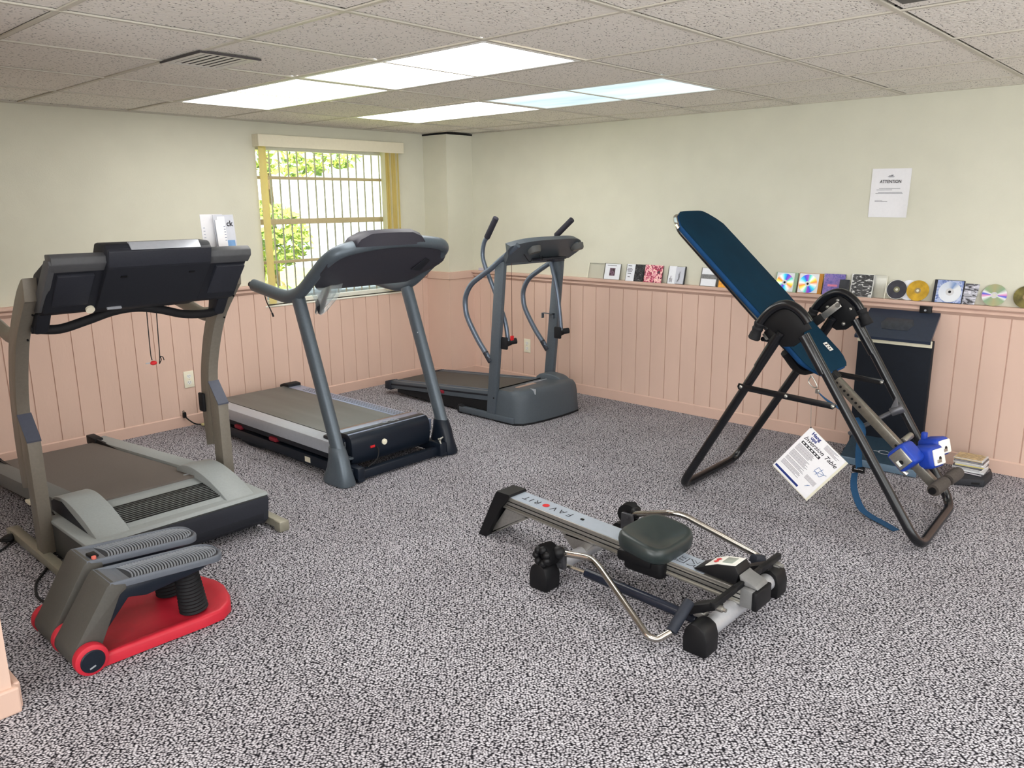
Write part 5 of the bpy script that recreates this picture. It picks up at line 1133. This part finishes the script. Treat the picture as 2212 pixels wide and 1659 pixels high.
disc(.965, disc_mat('disc_green_silver', tint=[(0, (226, 150, 200)), (.06, (60, 90, 220)), (.12, (236, 236, 240)), (.2, (150, 176, 140)), (.5, (176, 170, 130)), (.8, (140, 170, 140)), (.92, (236, 236, 240)), (1, (226, 150, 200))], k=2., phase=.02), 'green-silver shiny disc alone near the right end of the ledge', R=.060)
disc(.815, mat('dark_olive_disc', (104, 96, 52), .3, var=.5, scale=26), 'dark olive printed disc cut off by the right edge of the photo', R=.060, hubm=mat('disc_hub_bronze', (150, 130, 90), .3))
o = thing('cd_case', 'flat clear case lying on the ledge in the far corner beside the column', 'CD case', (XR-.025, 4.83, ZS), 'CDs and cases lined up on the wall ledge')
B().box(XR-.045, XR-.004, 4.74, 4.90, ZS+.001, ZS+.024, bev=.002).build('case', mat('lilac_plastic', (196, 190, 204), .35), o, smooth=False)

# ------------------------------------------------------------------ on the floor by the right wall
bc = thing('disc_player', 'black portable disc player lying on the carpet near the right wall', 'disc player', (4.69, .90, 0))
B().prism([(4.575, .968), (4.632, .838), (4.785, .832), (4.875, .86), (4.865, 1.02), (4.66, 1.02)], 'Z', .004, .044, bev=.008, seg=3).build('body', mat('black_textured_case', (44, 45, 50), .6, var=.2, scale=300, bump=.2, bscale=900), bc)
B().box(-.02, .02, -.006, .006, 0, .002, bev=.001, M=frame((4.616, .876, .022), (.4, -.9, 0), (0, 0, 1))).build('latch', BLACKP, bc)
random.seed(11)
names = ['tan-covered CD case on top of the stack of cases on the floor', 'second CD case from the top of the floor stack', 'third CD case from the top of the floor stack', 'yellow-edged CD case in the middle of the floor stack', 'fifth CD case from the top of the floor stack, pale edged', 'sixth CD case from the top of the floor stack', 'white-edged CD case one above the bottom of the floor stack', 'bottom CD case of the floor stack, on the black player']
colm = [(200, 176, 132), (150, 146, 148), (196, 192, 190), (206, 190, 96), (120, 116, 118), (186, 184, 190), (226, 226, 228), (206, 200, 206)]
for i in range(8):
    z0 = .045+.0105*(7-i); a_ = random.uniform(-.10, .10); cxx, cyy = 4.742+random.uniform(-.006, .006), .932+random.uniform(-.006, .006)
    o = thing('cd_case', names[i], 'CD case', (cxx, cyy, z0), 'CD cases stacked on the floor')
    Ms = Matrix.Translation((cxx, cyy, z0)) @ Matrix.Rotation(a_, 4, 'Z')
    B().box(-.062, .062, -.071, .071, .0003, .0100, bev=.001, M=Ms).build('case', mat('stack_plastic_%d' % (i % 3), [(206, 206, 208), (90, 88, 92), (232, 232, 232)][i % 3], .25, var=.04), o, smooth=False)
    B().box(-.0632, .060, -.068, .068, .0028, .0078, M=Ms).build('inlay_spine', mat('stack_spine_%d' % i, colm[i], .5, var=.1), o, smooth=False)
    if i == 0: B().box(-.058, .058, -.064, .068, .0098, .0106, M=Ms).build('cover_insert', art('art_tan', [(206, 184, 140), (190, 166, 122), (150, 130, 96), (214, 198, 160)], 26), o, smooth=False)

# plug hanging by the left baseboard
pl_ = thing('power_plug', 'unplugged black power cord and plug lying against the left baseboard', 'power cord', (2.42, 5.24, 0))
B().tube(cat([(2.376, 5.262, .07), (2.40, 5.25, .04), (2.43, 5.235, .015), (2.47, 5.20, .008), (2.52, 5.15, .006), (2.58, 5.05, .006)], 6), .0045, 8).build('cord', RUB, pl_)
B().box(-.012, .012, -.02, .02, -.009, .009, bev=.006, M=frame((2.370, 5.262, .086), (1, 0, 0), (-.3, 0, 1))).build('plug_head', BLACKP, pl_)
B().box(2.358, 2.361, 5.258, 5.264, .103, .118).box(2.366, 2.369, 5.258, 5.264, .105, .12).build('prong', STEEL, pl_, smooth=False)
B().box(2.455, 2.49, 5.185, 5.215, .004, .016, bev=.002).build('tag', mat('yellow_tag', (214, 206, 150), .6), pl_)
# ------------------------------------------------------------------ light, sky, camera
wd = bpy.data.worlds.new('sky'); bpy.context.scene.world = wd; wd.use_nodes = True
N = wd.node_tree.nodes; L = wd.node_tree.links; bg = N['Background']
bg.inputs['Color'].default_value = (.93, .97, 1, 1); bg.inputs['Strength'].default_value = 2.6
s = bpy.data.lights.new('sun', 'SUN'); s.energy = 16; s.angle = .01; s.color = (1, .95, .82)
so = bpy.data.objects.new('sun', s); C.objects.link(so); so.rotation_euler = Vector((.25, .45, -.85)).to_track_quat('-Z', 'Y').to_euler()
cam = bpy.data.cameras.new('camera'); co = bpy.data.objects.new('camera', cam); C.objects.link(co)
yaw, pit, rol = math.radians(42.523), math.radians(-12.854), math.radians(-.455)
F = Vector((math.cos(yaw)*math.cos(pit), math.sin(yaw)*math.cos(pit), math.sin(pit)))
r0 = Vector((math.sin(yaw), -math.cos(yaw), 0)); u0 = r0.cross(F)
R = r0*math.cos(rol)+u0*math.sin(rol); U = -r0*math.sin(rol)+u0*math.cos(rol)
M = Matrix((R, U, -F)).transposed().to_4x4(); M.translation = (0, 0, EYE); co.matrix_world = M
cam.sensor_width = 36; cam.lens = 1705.53/2212*36; cam.clip_start = .05
sc = bpy.context.scene; sc.camera = co
vs = sc.view_settings; vs.view_transform = 'Standard'; vs.look = 'None'; vs.gamma = 1; vs.use_curve_mapping = False; vs.exposure = -0.08
sc.cycles.use_denoising = True
